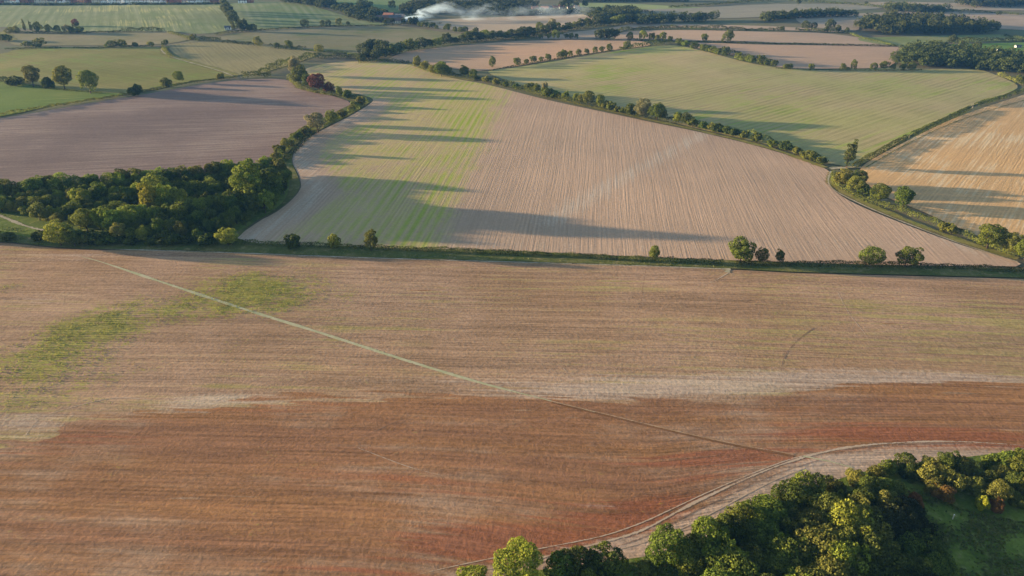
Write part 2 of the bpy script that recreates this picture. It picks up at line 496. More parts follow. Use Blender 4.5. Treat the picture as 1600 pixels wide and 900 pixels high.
def strip(name, pts_px, width, mat, label, cat='path', dz=None, step=3.0, world=False, taper=False):
    P = np.asarray(pts_px, float) if world else W(pts_px)
    P = catmull(P, False, step); n = len(P)
    T = np.gradient(P, axis=0); T /= np.linalg.norm(T, axis=1)[:, None] + 1e-9
    Nn = np.stack([-T[:, 1], T[:, 0]], 1)
    wv = width * (1 + 0.25 * np.sin(np.arange(n) * 0.9 + RNG.uniform(0, 6)) * np.sin(np.arange(n) * 0.37))
    if taper: wv = wv * np.clip(np.minimum(np.arange(n) + 3, np.arange(n)[::-1]) / (0.2 * n + 1), 0.15, 1)
    L, Rr = P + Nn * wv[:, None] / 2, P - Nn * wv[:, None] / 2
    A = np.concatenate([L, P, Rr])
    z = hterr(A[:, 0], A[:, 1]) + (dz if dz is not None else 0.2)
    i = np.arange(n - 1)
    F = np.concatenate([np.stack([i + n, i + n + 1, i + 1, i], 1), np.stack([i + 2 * n, i + 2 * n + 1, i + n + 1, i + n], 1)])
    s = np.concatenate([[0], np.cumsum(np.linalg.norm(np.diff(P, axis=0), axis=1))])
    uv = np.stack([np.tile(s, 3), np.concatenate([np.ones(n), np.zeros(n), -np.ones(n)])], 1)
    o = obj(name, mesh_np(name, np.concatenate([A, z[:, None]], 1), F, mat, uv=uv, smooth=True))
    return props(o, label, cat, None, 'structure')


def hedge(pts_px, h, w, label, mat='hedge', leaf=0.5, dens=16, cat='hedge', rough=0.35, name='hedge', group=None, plural=None):
    P = catmull(W(pts_px), False, 1.0); rng = np.random.default_rng(int(abs(pts_px[0][0] * 7 + pts_px[0][1] * 13)))
    seg = np.linalg.norm(np.diff(P, axis=0), axis=1); s = np.concatenate([[0], np.cumsum(seg)]); L = s[-1]
    n = int(L * dens * (h + w) / 4 / (leaf * leaf) * 0.5)
    u = rng.uniform(0, L, n)
    i = np.clip(np.searchsorted(s, u) - 1, 0, len(seg) - 1); f = (u - s[i]) / (seg[i] + 1e-9)
    C = P[i] + (P[i + 1] - P[i]) * f[:, None]
    T = (P[i + 1] - P[i]) / (seg[i] + 1e-9)[:, None]; Nn = np.stack([-T[:, 1], T[:, 0]], 1)
    ph = rng.uniform(0, 6, 8)
    lump = lambda t, a: (np.sin(t / (1.1 * h) + a[0]) + np.sin(t / (2.3 * h) + a[1]) + np.sin(t / (0.55 * h) + a[2]) + 1.2 * np.sin(t / (7 * h) + a[3])) / 4.2
    hh = h * (1 + rough * lump(u, ph)); ww = w * (1 + rough * lump(u * 1.13, ph[4:]))
    th = rng.uniform(0.0, math.pi, n)
    rr = rng.uniform(0.82, 1.06, n)
    cx = np.cos(th) * ww / 2 * rr * (np.abs(np.cos(th)) ** -0.25).clip(1, 1.3); cz = np.sin(th) ** 0.7 * hh * rr
    x, y = C[:, 0] + Nn[:, 0] * cx, C[:, 1] + Nn[:, 1] * cx
    P3 = np.stack([x, y, hterr(x, y) + cz + 0.05], 1)
    D = np.stack([Nn[:, 0] * np.cos(th), Nn[:, 1] * np.cos(th), np.sin(th)], 1)
    tone = 0.5 + 0.5 * np.sin(u / (0.8 * h) + 3 * np.sin(u / (2.1 * h)))
    me = leaf_mesh(name, [leaf_quads(P3, D, leaf * rng.uniform(.7, 1.3, n), rng.random(n), tone, rng)], LM[mat])
    o = obj(name, me); props(o, label, cat, group)
    if plural: THINGS.append((o, label, plural, pts_px[0][0]))
    return o


def wood_mass(poly_px, H, label, mat='far', spacing=7.5, leaf=1.5, nleaf=230, seed=1, name='far_wood'):
    rng = np.random.default_rng(seed); poly = W(poly_px)
    x0, y0 = poly.min(0); x1, y1 = poly.max(0); parts = []
    gx, gy = np.meshgrid(np.arange(x0, x1, spacing), np.arange(y0, y1, spacing)); gx, gy = gx.ravel(), gy.ravel()
    gx = gx + rng.uniform(-.4, .4, len(gx)) * spacing; gy = gy + rng.uniform(-.4, .4, len(gy)) * spacing
    k = inside(poly, gx, gy)
    for x, y in zip(gx[k], gy[k]):
        hh = H * rng.uniform(.75, 1.2); r = spacing * rng.uniform(.55, .85)
        V, F, l, b = crown_arrays(rng, r, hh * 0.5, hh * 0.52, 9, leaf, nleaf)
        V = V + np.array([x, y, float(hterr(x, y))])
        parts.append((V, F, l, np.full(len(b), rng.random())))
    o = obj(name, leaf_mesh(name, parts, LM[mat]))
    return props(o, label, 'wood', None, 'stuff')


# ------------------------------------------------------------------ base ground
m_base = field_mat('far_farmland_soil', (0.12, 0.12, 0.06), (0.17, 0.135, 0.085), rows=9, row_amt=0.0, streak=0.3, big=0.004, grain=0.2, bs=0.1,
                   pat=(0.10, 0.13, 0.05), pat_scale=0.005)


def base_ground():
    def axis(lo, hi, fine0, fine1, s0, grow):
        a = list(np.arange(fine0, fine1 + s0, s0)); s = s0
        while a[-1] < hi: s *= grow; a.append(a[-1] + s)
        s = s0
        while a[0] > lo: s *= grow; a.insert(0, a[0] - s)
        return np.array(a)
    xs = axis(-6000, 6000, -700, 900, 20, 1.25); ys = axis(-3000, 9000, 0, 1500, 20, 1.25)
    X, Y = np.meshgrid(xs, ys); X, Y = X.ravel(), Y.ravel(); nx, ny = len(xs), len(ys)
    i = (np.arange(ny - 1)[:, None] * nx + np.arange(nx - 1)[None]).ravel()
    F = np.stack([i, i + 1, i + nx + 1, i + nx], 1)
    me = mesh_np('ground', np.stack([X, Y, hterr(X, Y) - 0.25], 1), F, m_base, uv=np.stack([X, Y], 1), smooth=True)
    props(obj('ground', me), 'far green and brown farmland stretching away between the fields', 'ground', None, 'structure')


base_ground()

# ------------------------------------------------------------------ foreground field
F1 = [(-350, 374), (-100, 377), (0, 379), (110, 389), (250, 392), (400, 397), (560, 403), (800, 410), (1000, 416), (1135, 421), (1250, 427), (1600, 436), (1950, 444),
      (1950, 720), (1700, 700), (1600, 706), (1500, 718), (1420, 728), (1340, 742), (1250, 775), (1170, 815), (1100, 846), (1020, 870), (900, 885), (800, 900), (720, 925), (600, 990), (-500, 990)]
dark_line = W([(-500, 770), (-200, 705), (0, 692), (60, 690), (110, 662), (140, 648), (330, 646), (345, 634), (400, 622), (600, 621), (750, 628), (860, 629), (1000, 626), (1180, 623), (1230, 612), (1330, 600), (1400, 595), (1600, 606), (1950, 616)])
head_line = W([(-500, 1100), (300, 1000), (560, 915), (700, 893), (830, 863), (960, 838), (1050, 810), (1150, 762), (1230, 727), (1300, 706), (1400, 692), (1500, 690), (1600, 697), (1950, 710)])


def below(line, X, Y, soft):
    yb = np.interp(X, line[:, 0], line[:, 1]); return np.clip((yb - Y) / soft * 0.5 + 0.5, 0, 1)


def blobs(lst):
    pts = [(W([(px, py)])[0], rx, ry, a, w) for px, py, rx, ry, a, w in lst]
    def f(X, Y):
        r = np.zeros_like(X)
        for (c, rx, ry, a, w) in pts:
            s, co = math.sin(R(a)), math.cos(R(a))
            dx, dy = X - c[0], Y - c[1]
            u, v = dx * co + dy * s, -dx * s + dy * co
            r = r + w * np.exp(-(u / rx) ** 2 - (v / ry) ** 2)
        return np.clip(r, -0.5, 1.2)
    return f


g_green = blobs([(385, 452, 22, 17, 0, 1.0), (300, 482, 20, 9, 10, 0.42), (430, 470, 18, 10, 0, 0.55), (155, 505, 20, 13, 30, 1.0), (95, 548, 20, 12, 35, 0.9), (40, 600, 26, 11, 10, 0.5),
                 (200, 470, 16, 8, 20, 0.2), (5, 450, 8, 4, 10, 0.75), (300, 560, 60, 12, 0, 0.28), (520, 450, 40, 14, 0, 0.25), (1220, 490, 25, 7, 0, 0.3), (100, 630, 40, 7, 0, 0.35)])
g_red = blobs([(50, 715, 24, 7, 5, 0.4), (430, 640, 30, 4, 0, 0.3), (1130, 715, 24, 5, 5, 0.9), (1450, 682, 40, 5, -2, 0.95), (830, 855, 18, 5, 0, 1.0), (700, 840, 14, 4, 0, 0.6), (960, 800, 18, 5, 10, 0.6), (600, 880, 22, 4, 0, 0.5), (150, 680, 22, 4, 0, 0.3), (1040, 790, 16, 5, 25, 0.6), (700, 760, 30, 4, -5, 0.3)])
p_blob = blobs([(250, 690, 26, 6, 0, 0.36), (380, 760, 34, 4, 5, 0.28), (140, 780, 24, 4, 0, 0.28), (620, 700, 40, 4, -4, 0.28), (480, 860, 40, 3, 0, 0.28), (1000, 690, 40, 3, 0, 0.28), (1150, 670, 40, 3, 0, 0.28), (1400, 640, 50, 3, 0, 0.28), (800, 780, 22, 3, -6, 0.36), (1000, 770, 22, 3, 8, 0.28), (200, 850, 30, 3, 0, 0.28), (310, 632, 16, 4.5, 5, 0.95), (430, 622, 28, 2.2, 0, 0.75), (900, 612, 40, 4, 0, 0.85), (1100, 605, 42, 5, 0, 0.95), (1300, 590, 42, 3.5, 0, 0.8), (1520, 592, 50, 4, -3, 0.8), (40, 660, 15, 6, 0, 0.85),
                (945, 792, 9, 1.6, -6, 0.9), (900, 812, 8, 1.8, -4, 0.8), (700, 730, 34, 2.5, -3, 0.6), (560, 800, 45, 3, -2, 0.45), (820, 690, 40, 3, -5, 0.45), (300, 760, 30, 3, 0, 0.4), (1300, 720, 12, 2, 8, 0.5), (120, 400, 40, 5, 0, 0.7), (60, 470, 20, 8, 0, 0.4), (700, 590, 60, 3, 0, 0.45)])


def m_pale(X, Y):
    return np.clip(p_blob(X, Y) + 1.5 * below(head_line, X, Y, 3.0), 0, 1.7)


def f1_uv(X, Y):
    c = W([(1010, 800)])[0]
    v = Y + 0.035 * X + 0.00022 * np.clip(X, 0, 300) ** 2
    d = np.exp(-((X - c[0] + 6) / 34) ** 2) * np.clip((150 - Y) / 50, 0, 1.2)
    v = v + 8.0 * d - 0.16 * np.clip(X - c[0] - 5, 0, 90) * np.clip((175 - Y) / 60, 0, 1.0)
    return np.stack([X, v], 1)


m_f1 = field_mat('foreground_stubble', (0.39, 0.24, 0.15), (0.32, 0.19, 0.108), rows=4.5, row_amt=0.08, streak=0.65, big=0.018,
                 green=(0.26, 0.245, 0.04), green_thr=(0.5, 1.2), green_brk=2.0, dark=((0.325, 0.158, 0.07), (0.255, 0.125, 0.066), (0.375, 0.24, 0.155), (0.26, 0.09, 0.045)), pale=(0.46, 0.335, 0.25), grain=0.55, bs=0.6, seed=1,
                 pat=(0.30, 0.225, 0.09), pat_thr=(0.5, 0.75), pat_scale=0.016, line=1.35, line_amt=0.09)
sheet('stubble_field', F1, m_f1, 'wide reddish brown stubble field filling the whole foreground', step=2.6,
      attrs={'m_dark': lambda X, Y: below(dark_line, X, Y, 5.0), 'm_green': g_green, 'm_red': g_red, 'm_pale': m_pale}, uvf=f1_uv)

# ------------------------------------------------------------------ middle field
F2 = [(374, 379), (400, 349), (432, 331), (457, 311), (470, 293), (467, 275), (457, 250), (468, 224), (505, 202), (545, 182), (583, 157), (560, 147), (520, 140), (496, 124), (478, 108), (520, 98), (570, 96), (640, 101), (700, 120), (760, 132), (860, 157), (1000, 187), (1100, 208), (1200, 233), (1292, 265),
      (1296, 290), (1330, 315), (1400, 345), (1500, 382), (1596, 412), (1560, 416), (1400, 414), (1250, 410), (1100, 405), (800, 392), (600, 387)]
gl = W([(800, 120), (790, 150), (740, 260), (690, 372)]); gl = gl[np.argsort(gl[:, 1])]
f2_blob = blobs([(400, 370, 25, 6, 0, -0.7), (480, 290, 14, 30, 0, -0.5), (560, 175, 16, 22, 30, -0.6), (690, 150, 26, 60, 0, 0.25), (640, 230, 30, 30, 0, 0.1), (470, 335, 8, 14, -35, 0.6), (650, 330, 20, 14, 0, 0.12), (720, 180, 14, 40, 6, 0.3), (500, 110, 40, 30, 0, -0.2)])


f2_head = W([(374, 379), (430, 348), (475, 322), (496, 300), (486, 272), (466, 245), (478, 224), (510, 204), (550, 184), (585, 160)])
def f2_green(X, Y):
    xb = np.interp(Y, gl[:, 1], gl[:, 0])
    m = np.clip((xb + 3 - X) / 9.0 * 0.5 + 0.5, 0, 1)
    return np.clip(m * (0.78 + f2_blob(X, Y)) * np.clip((seg_dist(f2_head, X, Y, False) - 7) / 6, 0, 1), 0, 1)


f2_dust = W([(860, 345), (960, 285), (1100, 208)])


def f2_pale(X, Y):
    return np.clip(0.7 * np.clip(1 - seg_dist(f2_head, X, Y, False) / 12, 0, 1) + 0.75 * np.exp(-(seg_dist(f2_dust, X, Y, False) / 9) ** 2)
                   + 0.5 * np.exp(-(seg_dist(W([(1296, 290), (1400, 345), (1590, 412)]), X, Y, False) / 8) ** 2) + 0.35 * np.exp(-((Y - 262) / 10) ** 2), 0, 1)


m_f2 = field_mat('middle_stubble', (0.45, 0.30, 0.205), (0.385, 0.262, 0.182), rows=4.4, row_amt=1.0, streak=0.16, big=0.012, green=(0.40, 0.34, 0.11),
                 green_thr=(0.3, 1.15), row_col=(0.26, 0.31, 0.04), pale=(0.47, 0.375, 0.29), grain=0.3, bs=0.35, seed=2, line=1.9, line_amt=0.09, green_brk=1.1, sl=0.3)
sheet('stubble_field', F2, m_f2, 'big pale pinkish field in the middle, green striped on its left side', step=4.5, angle=6.5,
      attrs={'m_green': f2_green, 'm_pale': f2_pale})

# ------------------------------------------------------------------ the other fields
def simple(name, poly, label, c1, c2, angle, step=9, **kw):
    seed = len(bpy.data.materials)
    return sheet(name, poly, field_mat(name + '_soil', c1, c2, seed=seed, **kw), label, step=step, angle=angle, dz=0.006)


simple('ploughed_field', [(-350, 312), (0, 300), (100, 288), (200, 280), (330, 268), (430, 258), (440, 232), (470, 207), (505, 190), (548, 162), (520, 150), (470, 132), (430, 123), (350, 127), (260, 141), (205, 151), (100, 168), (0, 185), (-350, 232)],
       'dark purplish bare ploughed field on the left behind the copse', (0.22, 0.148, 0.122), (0.265, 0.178, 0.142), 78, rows=5, row_amt=0.1, streak=0.42, big=0.012, grain=0.4,
       pat=(0.30, 0.21, 0.165), pat_thr=(0.52, 0.72), pat_scale=0.012)
simple('grass_field', [(-350, 230), (0, 182), (90, 163), (170, 151), (200, 147), (150, 144), (100, 140), (40, 131), (0, 127), (-350, 110)],
       'small bright green pasture at the left edge', (0.105, 0.155, 0.025), (0.14, 0.185, 0.035), 70, rows=4, row_amt=0.1, streak=0.3, pat=(0.20, 0.21, 0.05))
simple('grass_field', [(-350, 108), (0, 126), (40, 130), (100, 139), (150, 143), (205, 146), (260, 136), (300, 127), (372, 119), (350, 111), (310, 97), (275, 90), (252, 74), (200, 73), (100, 74), (30, 76), (0, 84), (-350, 90)],
       'large olive green field with scattered trees along its near side', (0.185, 0.17, 0.042), (0.235, 0.20, 0.065), -60, rows=5, row_amt=0.15, streak=0.35, pat=(0.17, 0.20, 0.04))
simple('stubble_field', [(264, 71), (310, 66), (400, 69), (480, 79), (500, 84), (450, 102), (400, 116), (374, 117), (330, 104), (284, 90)],
       'tan triangular field right of the hedged lane', (0.27, 0.22, 0.10), (0.23, 0.195, 0.085), -30, rows=4, row_amt=0.2, streak=0.3)
simple('stubble_field', [(10, 53), (130, 51), (258, 49), (300, 59), (250, 69), (100, 71), (30, 71), (14, 64)],
       'narrow brown field strip below the green striped slope', (0.27, 0.215, 0.115), (0.22, 0.19, 0.09), 60, rows=5, row_amt=0.15)
simple('striped_field', [(-350, 4), (0, 7.5), (200, 7), (352, 6.5), (362, 25), (372, 42), (350, 49), (310, 53), (262, 49), (180, 49), (100, 50), (0, 42), (-350, 38)],
       'green striped slope below the village at the top left', (0.15, 0.18, 0.065), (0.18, 0.19, 0.08), -27, step=14, rows=13, row_amt=0.6, row_col=(0.27, 0.265, 0.14), streak=0.2, pat=(0.33, 0.30, 0.11), pat_thr=(0.55, 0.7), pat_scale=0.008)
simple('striped_field', [(362, 5.5), (440, 3), (480, 7), (515, 17), (560, 30), (607, 38), (540, 40), (460, 42), (400, 46), (376, 40), (368, 22)],
       'green striped hill right of the dark row of trees', (0.15, 0.185, 0.065), (0.18, 0.195, 0.085), -22, step=14, rows=11, row_amt=0.6, row_col=(0.27, 0.26, 0.14), streak=0.2)
simple('stubble_field', [(330, 62), (400, 48), (500, 43), (610, 40), (690, 50), (748, 57), (720, 64), (640, 73), (570, 85), (480, 77), (400, 67)],
       'dull green brown field in front of the striped hill', (0.20, 0.175, 0.085), (0.24, 0.20, 0.115), 60, step=12, rows=6, row_amt=0.15, streak=0.25, pat=(0.13, 0.15, 0.055))
simple('stubble_field', [(606, 94), (640, 80), (700, 73), (800, 65), (900, 62), (990, 63), (1018, 70), (960, 78), (860, 94), (790, 106), (742, 111), (690, 104), (645, 97)],
       'salmon pink stubble field behind the row of small trees', (0.47, 0.29, 0.18), (0.42, 0.275, 0.175), 75, step=12, rows=6, row_amt=0.12, streak=0.25)
F12 = [(762, 112), (800, 106), (860, 97), (960, 80), (1046, 71), (1100, 80), (1170, 98), (1250, 109), (1400, 110), (1520, 108), (1560, 119), (1590, 137), (1500, 172), (1430, 207), (1334, 262), (1292, 255), (1200, 226), (1100, 203), (1000, 179), (880, 152), (810, 132)]
simple('stubble_field', F12, 'large yellowish green field beyond the long hedgerow', (0.34, 0.30, 0.12), (0.39, 0.305, 0.155), 52, step=8, rows=5, row_amt=0.25, streak=0.3, grain=0.3,
       pat=(0.25, 0.29, 0.06), pat_thr=(0.55, 0.75), pat_scale=0.011)
simple('stubble_field', [(1345, 263), (1424, 217), (1500, 181.5), (1600, 148), (1900, 60), (1950, 460), (1640, 412), (1600, 394), (1520, 366), (1440, 330), (1370, 300)],
       'orange tan stubble field at the right edge', (0.57, 0.34, 0.155), (0.50, 0.315, 0.155), 40, step=7, rows=4, row_amt=0.10, streak=0.25, pat=(0.58, 0.42, 0.25), pat_scale=0.018)
simple('stubble_field', [(1072, 68), (1200, 70), (1402, 73), (1400, 86), (1388, 104), (1300, 107), (1225, 106), (1150, 88)],
       'pink field right of the hedge corner', (0.42, 0.275, 0.185), (0.38, 0.26, 0.18), 80, step=12, rows=6, row_amt=0.1, streak=0.25)
simple('stubble_field', [(962, 61), (975, 50), (1060, 47), (1200, 50), (1300, 53), (1402, 71), (1200, 67), (1030, 63)],
       'pink strip field between two dark hedges', (0.40, 0.275, 0.19), (0.36, 0.26, 0.185), 80, step=14, rows=6, row_amt=0.1, streak=0.25)
simple('stubble_field', [(840, 60), (880, 52), (950, 44), (1000, 37), (1200, 41), (1330, 49), (1300, 50.5), (1200, 46), (1060, 43), (985, 45), (950, 58), (900, 61)],
       'far pink field behind the bushy hedge', (0.39, 0.28, 0.195), (0.35, 0.26, 0.185), 80, step=14, rows=6, row_amt=0.1, streak=0.25)
simple('stubble_field', [(650, 39), (700, 30), (800, 26), (860, 23), (960, 23), (985, 26), (940, 33), (870, 43), (800, 53), (750, 50)],
       'pale field under the drifting smoke', (0.42, 0.31, 0.215), (0.38, 0.29, 0.20), 80, step=16, rows=6, row_amt=0.1, streak=0.2)
simple('grass_field', [(1340, 60), (1560, 54), (1600, 58), (1640, 64), (1480, 66), (1404, 72)],
       'green strip below the dark far wood', (0.17, 0.20, 0.06), (0.22, 0.22, 0.09), 80, step=14, rows=6, row_amt=0.1)
simple('grass_field', [(1462, 72), (1530, 68), (1700, 67), (1700, 86), (1600, 84), (1530, 80)],
       'vivid green paddock behind the big round wood', (0.11, 0.185, 0.03), (0.14, 0.21, 0.045), 80, step=12, rows=6, row_amt=0.1)
simple('stubble_field', [(1250, 24), (1340, 21), (1420, 19), (1480, 33), (1430, 29), (1350, 33), (1336, 48), (1260, 40)],
       'greyish pink field left of the dark far wood', (0.34, 0.26, 0.185), (0.30, 0.24, 0.17), 70, step=16, rows=6, row_amt=0.1)
simple('stubble_field', [(1415, 18), (1600, 22), (1720, 26), (1720, 48), (1560, 45), (1490, 33)],
       'pinkish brown field beyond the dark far wood', (0.37, 0.265, 0.185), (0.33, 0.245, 0.175), 70, step=16, rows=6, row_amt=0.1)
simple('stubble_field', [(1380, 3), (1500, 5), (1620, 8), (1620, 16), (1480, 15), (1300, 10)],
       'brown field strip at the top right', (0.33, 0.25, 0.17), (0.30, 0.24, 0.16), 70, step=20, rows=6, row_amt=0.1)
simple('stubble_field', [(1000, 16), (1130, 10), (1250, 6), (1390, 10), (1300, 18), (1200, 26), (1100, 29), (1010, 26)],
       'hazy grey mauve field near the top', (0.26, 0.225, 0.165), (0.24, 0.215, 0.155), 70, step=20, rows=6, row_amt=0.1)
simple('grass_field', [(880, 6), (960, 5), (1060, 10), (1100, 12), (1000, 15), (930, 16), (870, 14)],
       'hazy pale green field above the far village', (0.25, 0.27, 0.11), (0.22, 0.25, 0.10), 70, step=20, rows=6, row_amt=0.1)
simple('grass_field', [(520, 0), (640, 0), (634, 12), (626, 20), (580, 16), (540, 10)],
       'hazy green field beside the conifer rows', (0.17, 0.22, 0.07), (0.20, 0.23, 0.08), 70, step=20, rows=6, row_amt=0.1)
simple('grass_field', [(530, 16), (560, 16), (598, 24), (590, 31), (560, 27)],
       'little green field left of the farm', (0.17, 0.21, 0.07), (0.20, 0.22, 0.08), 70, step=14, rows=6, row_amt=0.1)

# ------------------------------------------------------------------ verges, meadow, tracks
m_verge = grass_mat('verge_grass', (0.09, 0.105, 0.027), (0.135, 0.13, 0.042), (0.22, 0.18, 0.08), 1)
m_meadow = grass_mat('meadow_grass', (0.10, 0.135, 0.024), (0.15, 0.185, 0.034), (0.21, 0.20, 0.065), 2, 0.1)
m_rough = ragged_mat('dry_verge_grass', (0.24, 0.20, 0.065), (0.15, 0.15, 0.035), 0.25, 0.3)
m_path = ragged_mat('trodden_path', (0.45, 0.395, 0.255), (0.36, 0.34, 0.19), 0.4, 0.65)
m_track = ragged_mat('dusty_track', (0.42, 0.35, 0.26), (0.32, 0.28, 0.18), 0.3, 0.15)
m_wheel = ragged_mat('wheel_marks', (0.50, 0.37, 0.27), (0.44, 0.31, 0.21), 0.2, 0.3, 0.8)
m_damp = ragged_mat('damp_wheel_marks', (0.20, 0.13, 0.095), (0.25, 0.16, 0.11), 0.2, 0.0, 0.9)

sheet('grass_verge', [(-350, 352), (0, 345), (60, 360), (150, 362), (300, 366), (360, 370), (400, 380), (600, 387), (800, 393), (1000, 402), (1135, 407), (1250, 411), (1400, 415), (1600, 421), (1950, 430), (1950, 442), (1600, 434.5), (1250, 425.5), (1135, 419.5), (1000, 414.5), (800, 408.5), (560, 401.5), (400, 395.5), (250, 390.5), (110, 388), (0, 378), (-350, 373)],
      m_verge, 'long strip of rough grass between the hedge and the foreground field', 'verge', 3.5)
sheet('grass_margin', [(362, 379), (398, 347), (431, 330), (456, 310), (468.5, 292), (465, 275), (456, 250), (467, 224), (503, 202), (543, 182), (578, 160), (568, 156), (530, 172), (480, 198), (440, 226), (424, 258), (420, 300), (390, 335), (330, 380)],
      m_verge, 'curved green margin around the copse and hedge', 'verge', 4)
sheet('grass_margin', [(-350, 320), (0, 296), (100, 290), (200, 284), (330, 272), (440, 262), (452, 285), (440, 318), (385, 355), (340, 378), (330, 382), (100, 378), (40, 370), (-100, 350)], m_meadow, 'shaded grassy floor of the left copse', 'ground', 5)
sheet('meadow', [(1700, 698), (1600, 704), (1500, 716), (1420, 726), (1340, 740), (1250, 773), (1170, 813), (1100, 844), (1020, 868), (900, 884), (800, 899), (720, 924), (600, 989), (600, 1150), (2100, 1150), (2100, 720)],
      m_meadow, 'dark green rough meadow with a clearing at the bottom right', 'meadow', 3)
for pts, wd, lb in (([(757, 125), (800, 136), (880, 157), (1000, 184), (1100, 206), (1200, 231), (1290, 262)], 5, 'yellowish grass margin along the long hedgerow'),
                    ([(1300, 270), (1298, 285), (1332, 308), (1400, 338), (1500, 376), (1590, 405)], 5, 'yellowish grass margin along the curved hedge on the right'),
                    ([(260, 72), (256, 79), (262, 86), (285, 93), (330, 106), (372, 118)], 9, 'yellow grass bank along the little lane'),
                    ([(560, 157), (530, 150), (500, 145), (470, 138), (455, 125)], 6, 'yellowish grass margin below the copper tree'),
                    ([(640, 100), (690, 117), (740, 126)], 4, 'yellowish grass margin under the round bushes'),
                    ([(0, 50), (12, 57), (18, 64)], 12, 'golden grass bank at the far left edge')):
    strip('grass_margin', pts, wd, m_rough, lb, 'verge', 0.22)

strip('footpath', [(128, 401), (160, 410), (250, 440), (400, 489), (500, 520), (640, 565), (750, 598), (862, 627), (930, 644)], 1.3, m_path, 'pale straight footpath running diagonally across the foreground field', 'path', 0.06, taper=True)
strip('footpath', [(862, 627), (950, 648), (1050, 672), (1150, 694), (1240, 710)], 0.6, ragged_mat('faint_path', (0.40, 0.25, 0.15), (0.31, 0.18, 0.10), 0.4, 0.4, 0.8), 'thin faint end of the diagonal footpath on red soil', 'path', 0.062)
strip('furrow', [(862, 629), (950, 650.5), (1050, 674.5), (1150, 696.5), (1240, 713)], 0.7, ragged_mat('furrow_soil', (0.15, 0.075, 0.035), (0.2, 0.1, 0.05), 0.3, 0.6, 0.8), 'dark furrow beside the faint end of the diagonal footpath', 'path', 0.055)
strip('footpath', [(1255, 713), (1300, 722), (1332, 731)], 0.55, m_path, 'short pale path leading into the bottom right wood', 'path', 0.06)
strip('track', [(-40, 326), (0, 338), (30, 350), (60, 359), (110, 366), (160, 370)], 1.9, m_track, 'chalky farm track curving in front of the left copse', 'track', 0.3)
strip('path', [(170, 389.3), (250, 391.5), (400, 396.5), (560, 402.5), (800, 409.5), (1000, 415.5), (1135, 420.5)], 0.9, m_track, 'narrow pale path along the top of the foreground field', 'path', 0.09)
strip('track', [(1136, 426), (1138, 418), (1141, 410)], 2.4, m_track, 'dusty gateway gap in the middle hedge', 'track', 0.12)
strip('track', [(1352, 262), (1420, 224), (1500, 188), (1600, 157), (1750, 118)], 0.9, m_rough, 'grassy headland beside the straight hedge on the right', 'track', 0.22)
strip('track', [(1297, 264), (1330, 262), (1346, 262)], 3.5, m_track, 'pale gateway between the fields at the poplar', 'track', 0.3)
strip('track', [(1298, 268), (1294, 284), (1304, 298), (1340, 317), (1400, 343), (1500, 381), (1590, 410)], 1.2, m_track, 'pale track hugging the curved hedge on the right', 'track', 0.24)
strip('lane', [(315, 63), (290, 67), (262, 72), (252, 76), (258, 84), (280, 93), (320, 104), (352, 114), (368, 121)], 1.8, m_track, 'pale lane winding between hedges on the left', 'lane', 0.3)
strip('lane', [(1405, 18), (1440, 25), (1470, 33), (1500, 38)], 4.5, m_track, 'far pale lane at the top right', 'lane', 0.3, step=10)
strip('lane', [(1200, 4), (1240, 9), (1262, 14)], 4.0, m_track, 'far pale lane near the top edge', 'lane', 0.3, step=10)
for pts, wd, mt, lb in (
        ([(1300, 703), (1240, 716), (1170, 742), (1100, 772), (1040, 800), (1000, 818), (940, 838), (830, 860), (690, 889), (600, 912)], 0.4, m_wheel, 'outer pale tractor line along the wood edge'),
        ([(1290, 716), (1220, 738), (1150, 768), (1080, 802), (1010, 838), (930, 862), (800, 888), (690, 912)], 0.6, m_damp, 'inner dark tractor line along the wood edge'),
        ([(1260, 730), (1200, 755), (1130, 792), (1060, 828), (980, 855), (860, 880)], 0.4, m_wheel, 'innermost pale tractor line along the wood edge'),
        ([(960, 800), (975, 780), (1010, 772), (1040, 780), (1030, 796), (1000, 806)], 0.3, m_damp, 'looping wheel mark where the field narrows to the wood'),
        ([(1228, 560), (1245, 572), (1262, 580), (1270, 574), (1258, 567)], 0.3, m_damp, 'small looping wheel mark beside the dark curved one'),
        ([(40, 680), (60, 655), (100, 640), (180, 622), (260, 628)], 0.35, m_wheel, 'pale turning marks at the left edge of the red soil'),
        ([(560, 700), (640, 730), (700, 745)], 0.3, m_wheel, 'short pale diagonal mark in the middle of the red soil'),
        ([(640, 650), (560, 690), (600, 720)], 0.3, m_damp, 'faint hooked wheel mark on the red soil'),
        ([(1600, 696), (1500, 690), (1420, 691), (1340, 697), (1280, 708), (1215, 728), (1150, 755), (1080, 788), (1000, 830), (930, 850), (800, 882), (640, 912)], 0.8, m_wheel, 'long pale tractor line along the wood edge'),
        ([(1600, 699), (1500, 693), (1420, 694), (1340, 700), (1290, 711)], 0.6, m_damp, 'dark tractor line along the wood edge'),
        ([(1272, 513), (1258, 522), (1243, 535), (1230, 550), (1224, 562), (1221, 580)], 0.8, m_damp, 'dark curved wheel mark in the right of the foreground field'),
        ([(1308, 455), (1318, 475), (1330, 495), (1350, 520), (1360, 538)], 0.28, m_wheel, 'thin curved wheel mark near the right edge of the foreground'),
        ([(1010, 420), (1005, 445), (1001, 475), (990, 500)], 0.25, m_damp, 'faint thin wheel mark below the middle hedge'),
        ([(1140, 425), (1118, 438), (1095, 448)], 0.5, m_wheel, 'pale wheel mark leading from the gateway'),
        ([(880, 575), (892, 590), (900, 600)], 0.3, m_wheel, 'tiny pale hook of a wheel mark'),
        ([(640, 400), (800, 404)], 0.2, m_wheel, 'thin pale line under the middle hedge')):
    strip('wheel_track', pts, wd, mt, lb, 'wheel track', 0.05, taper=True)

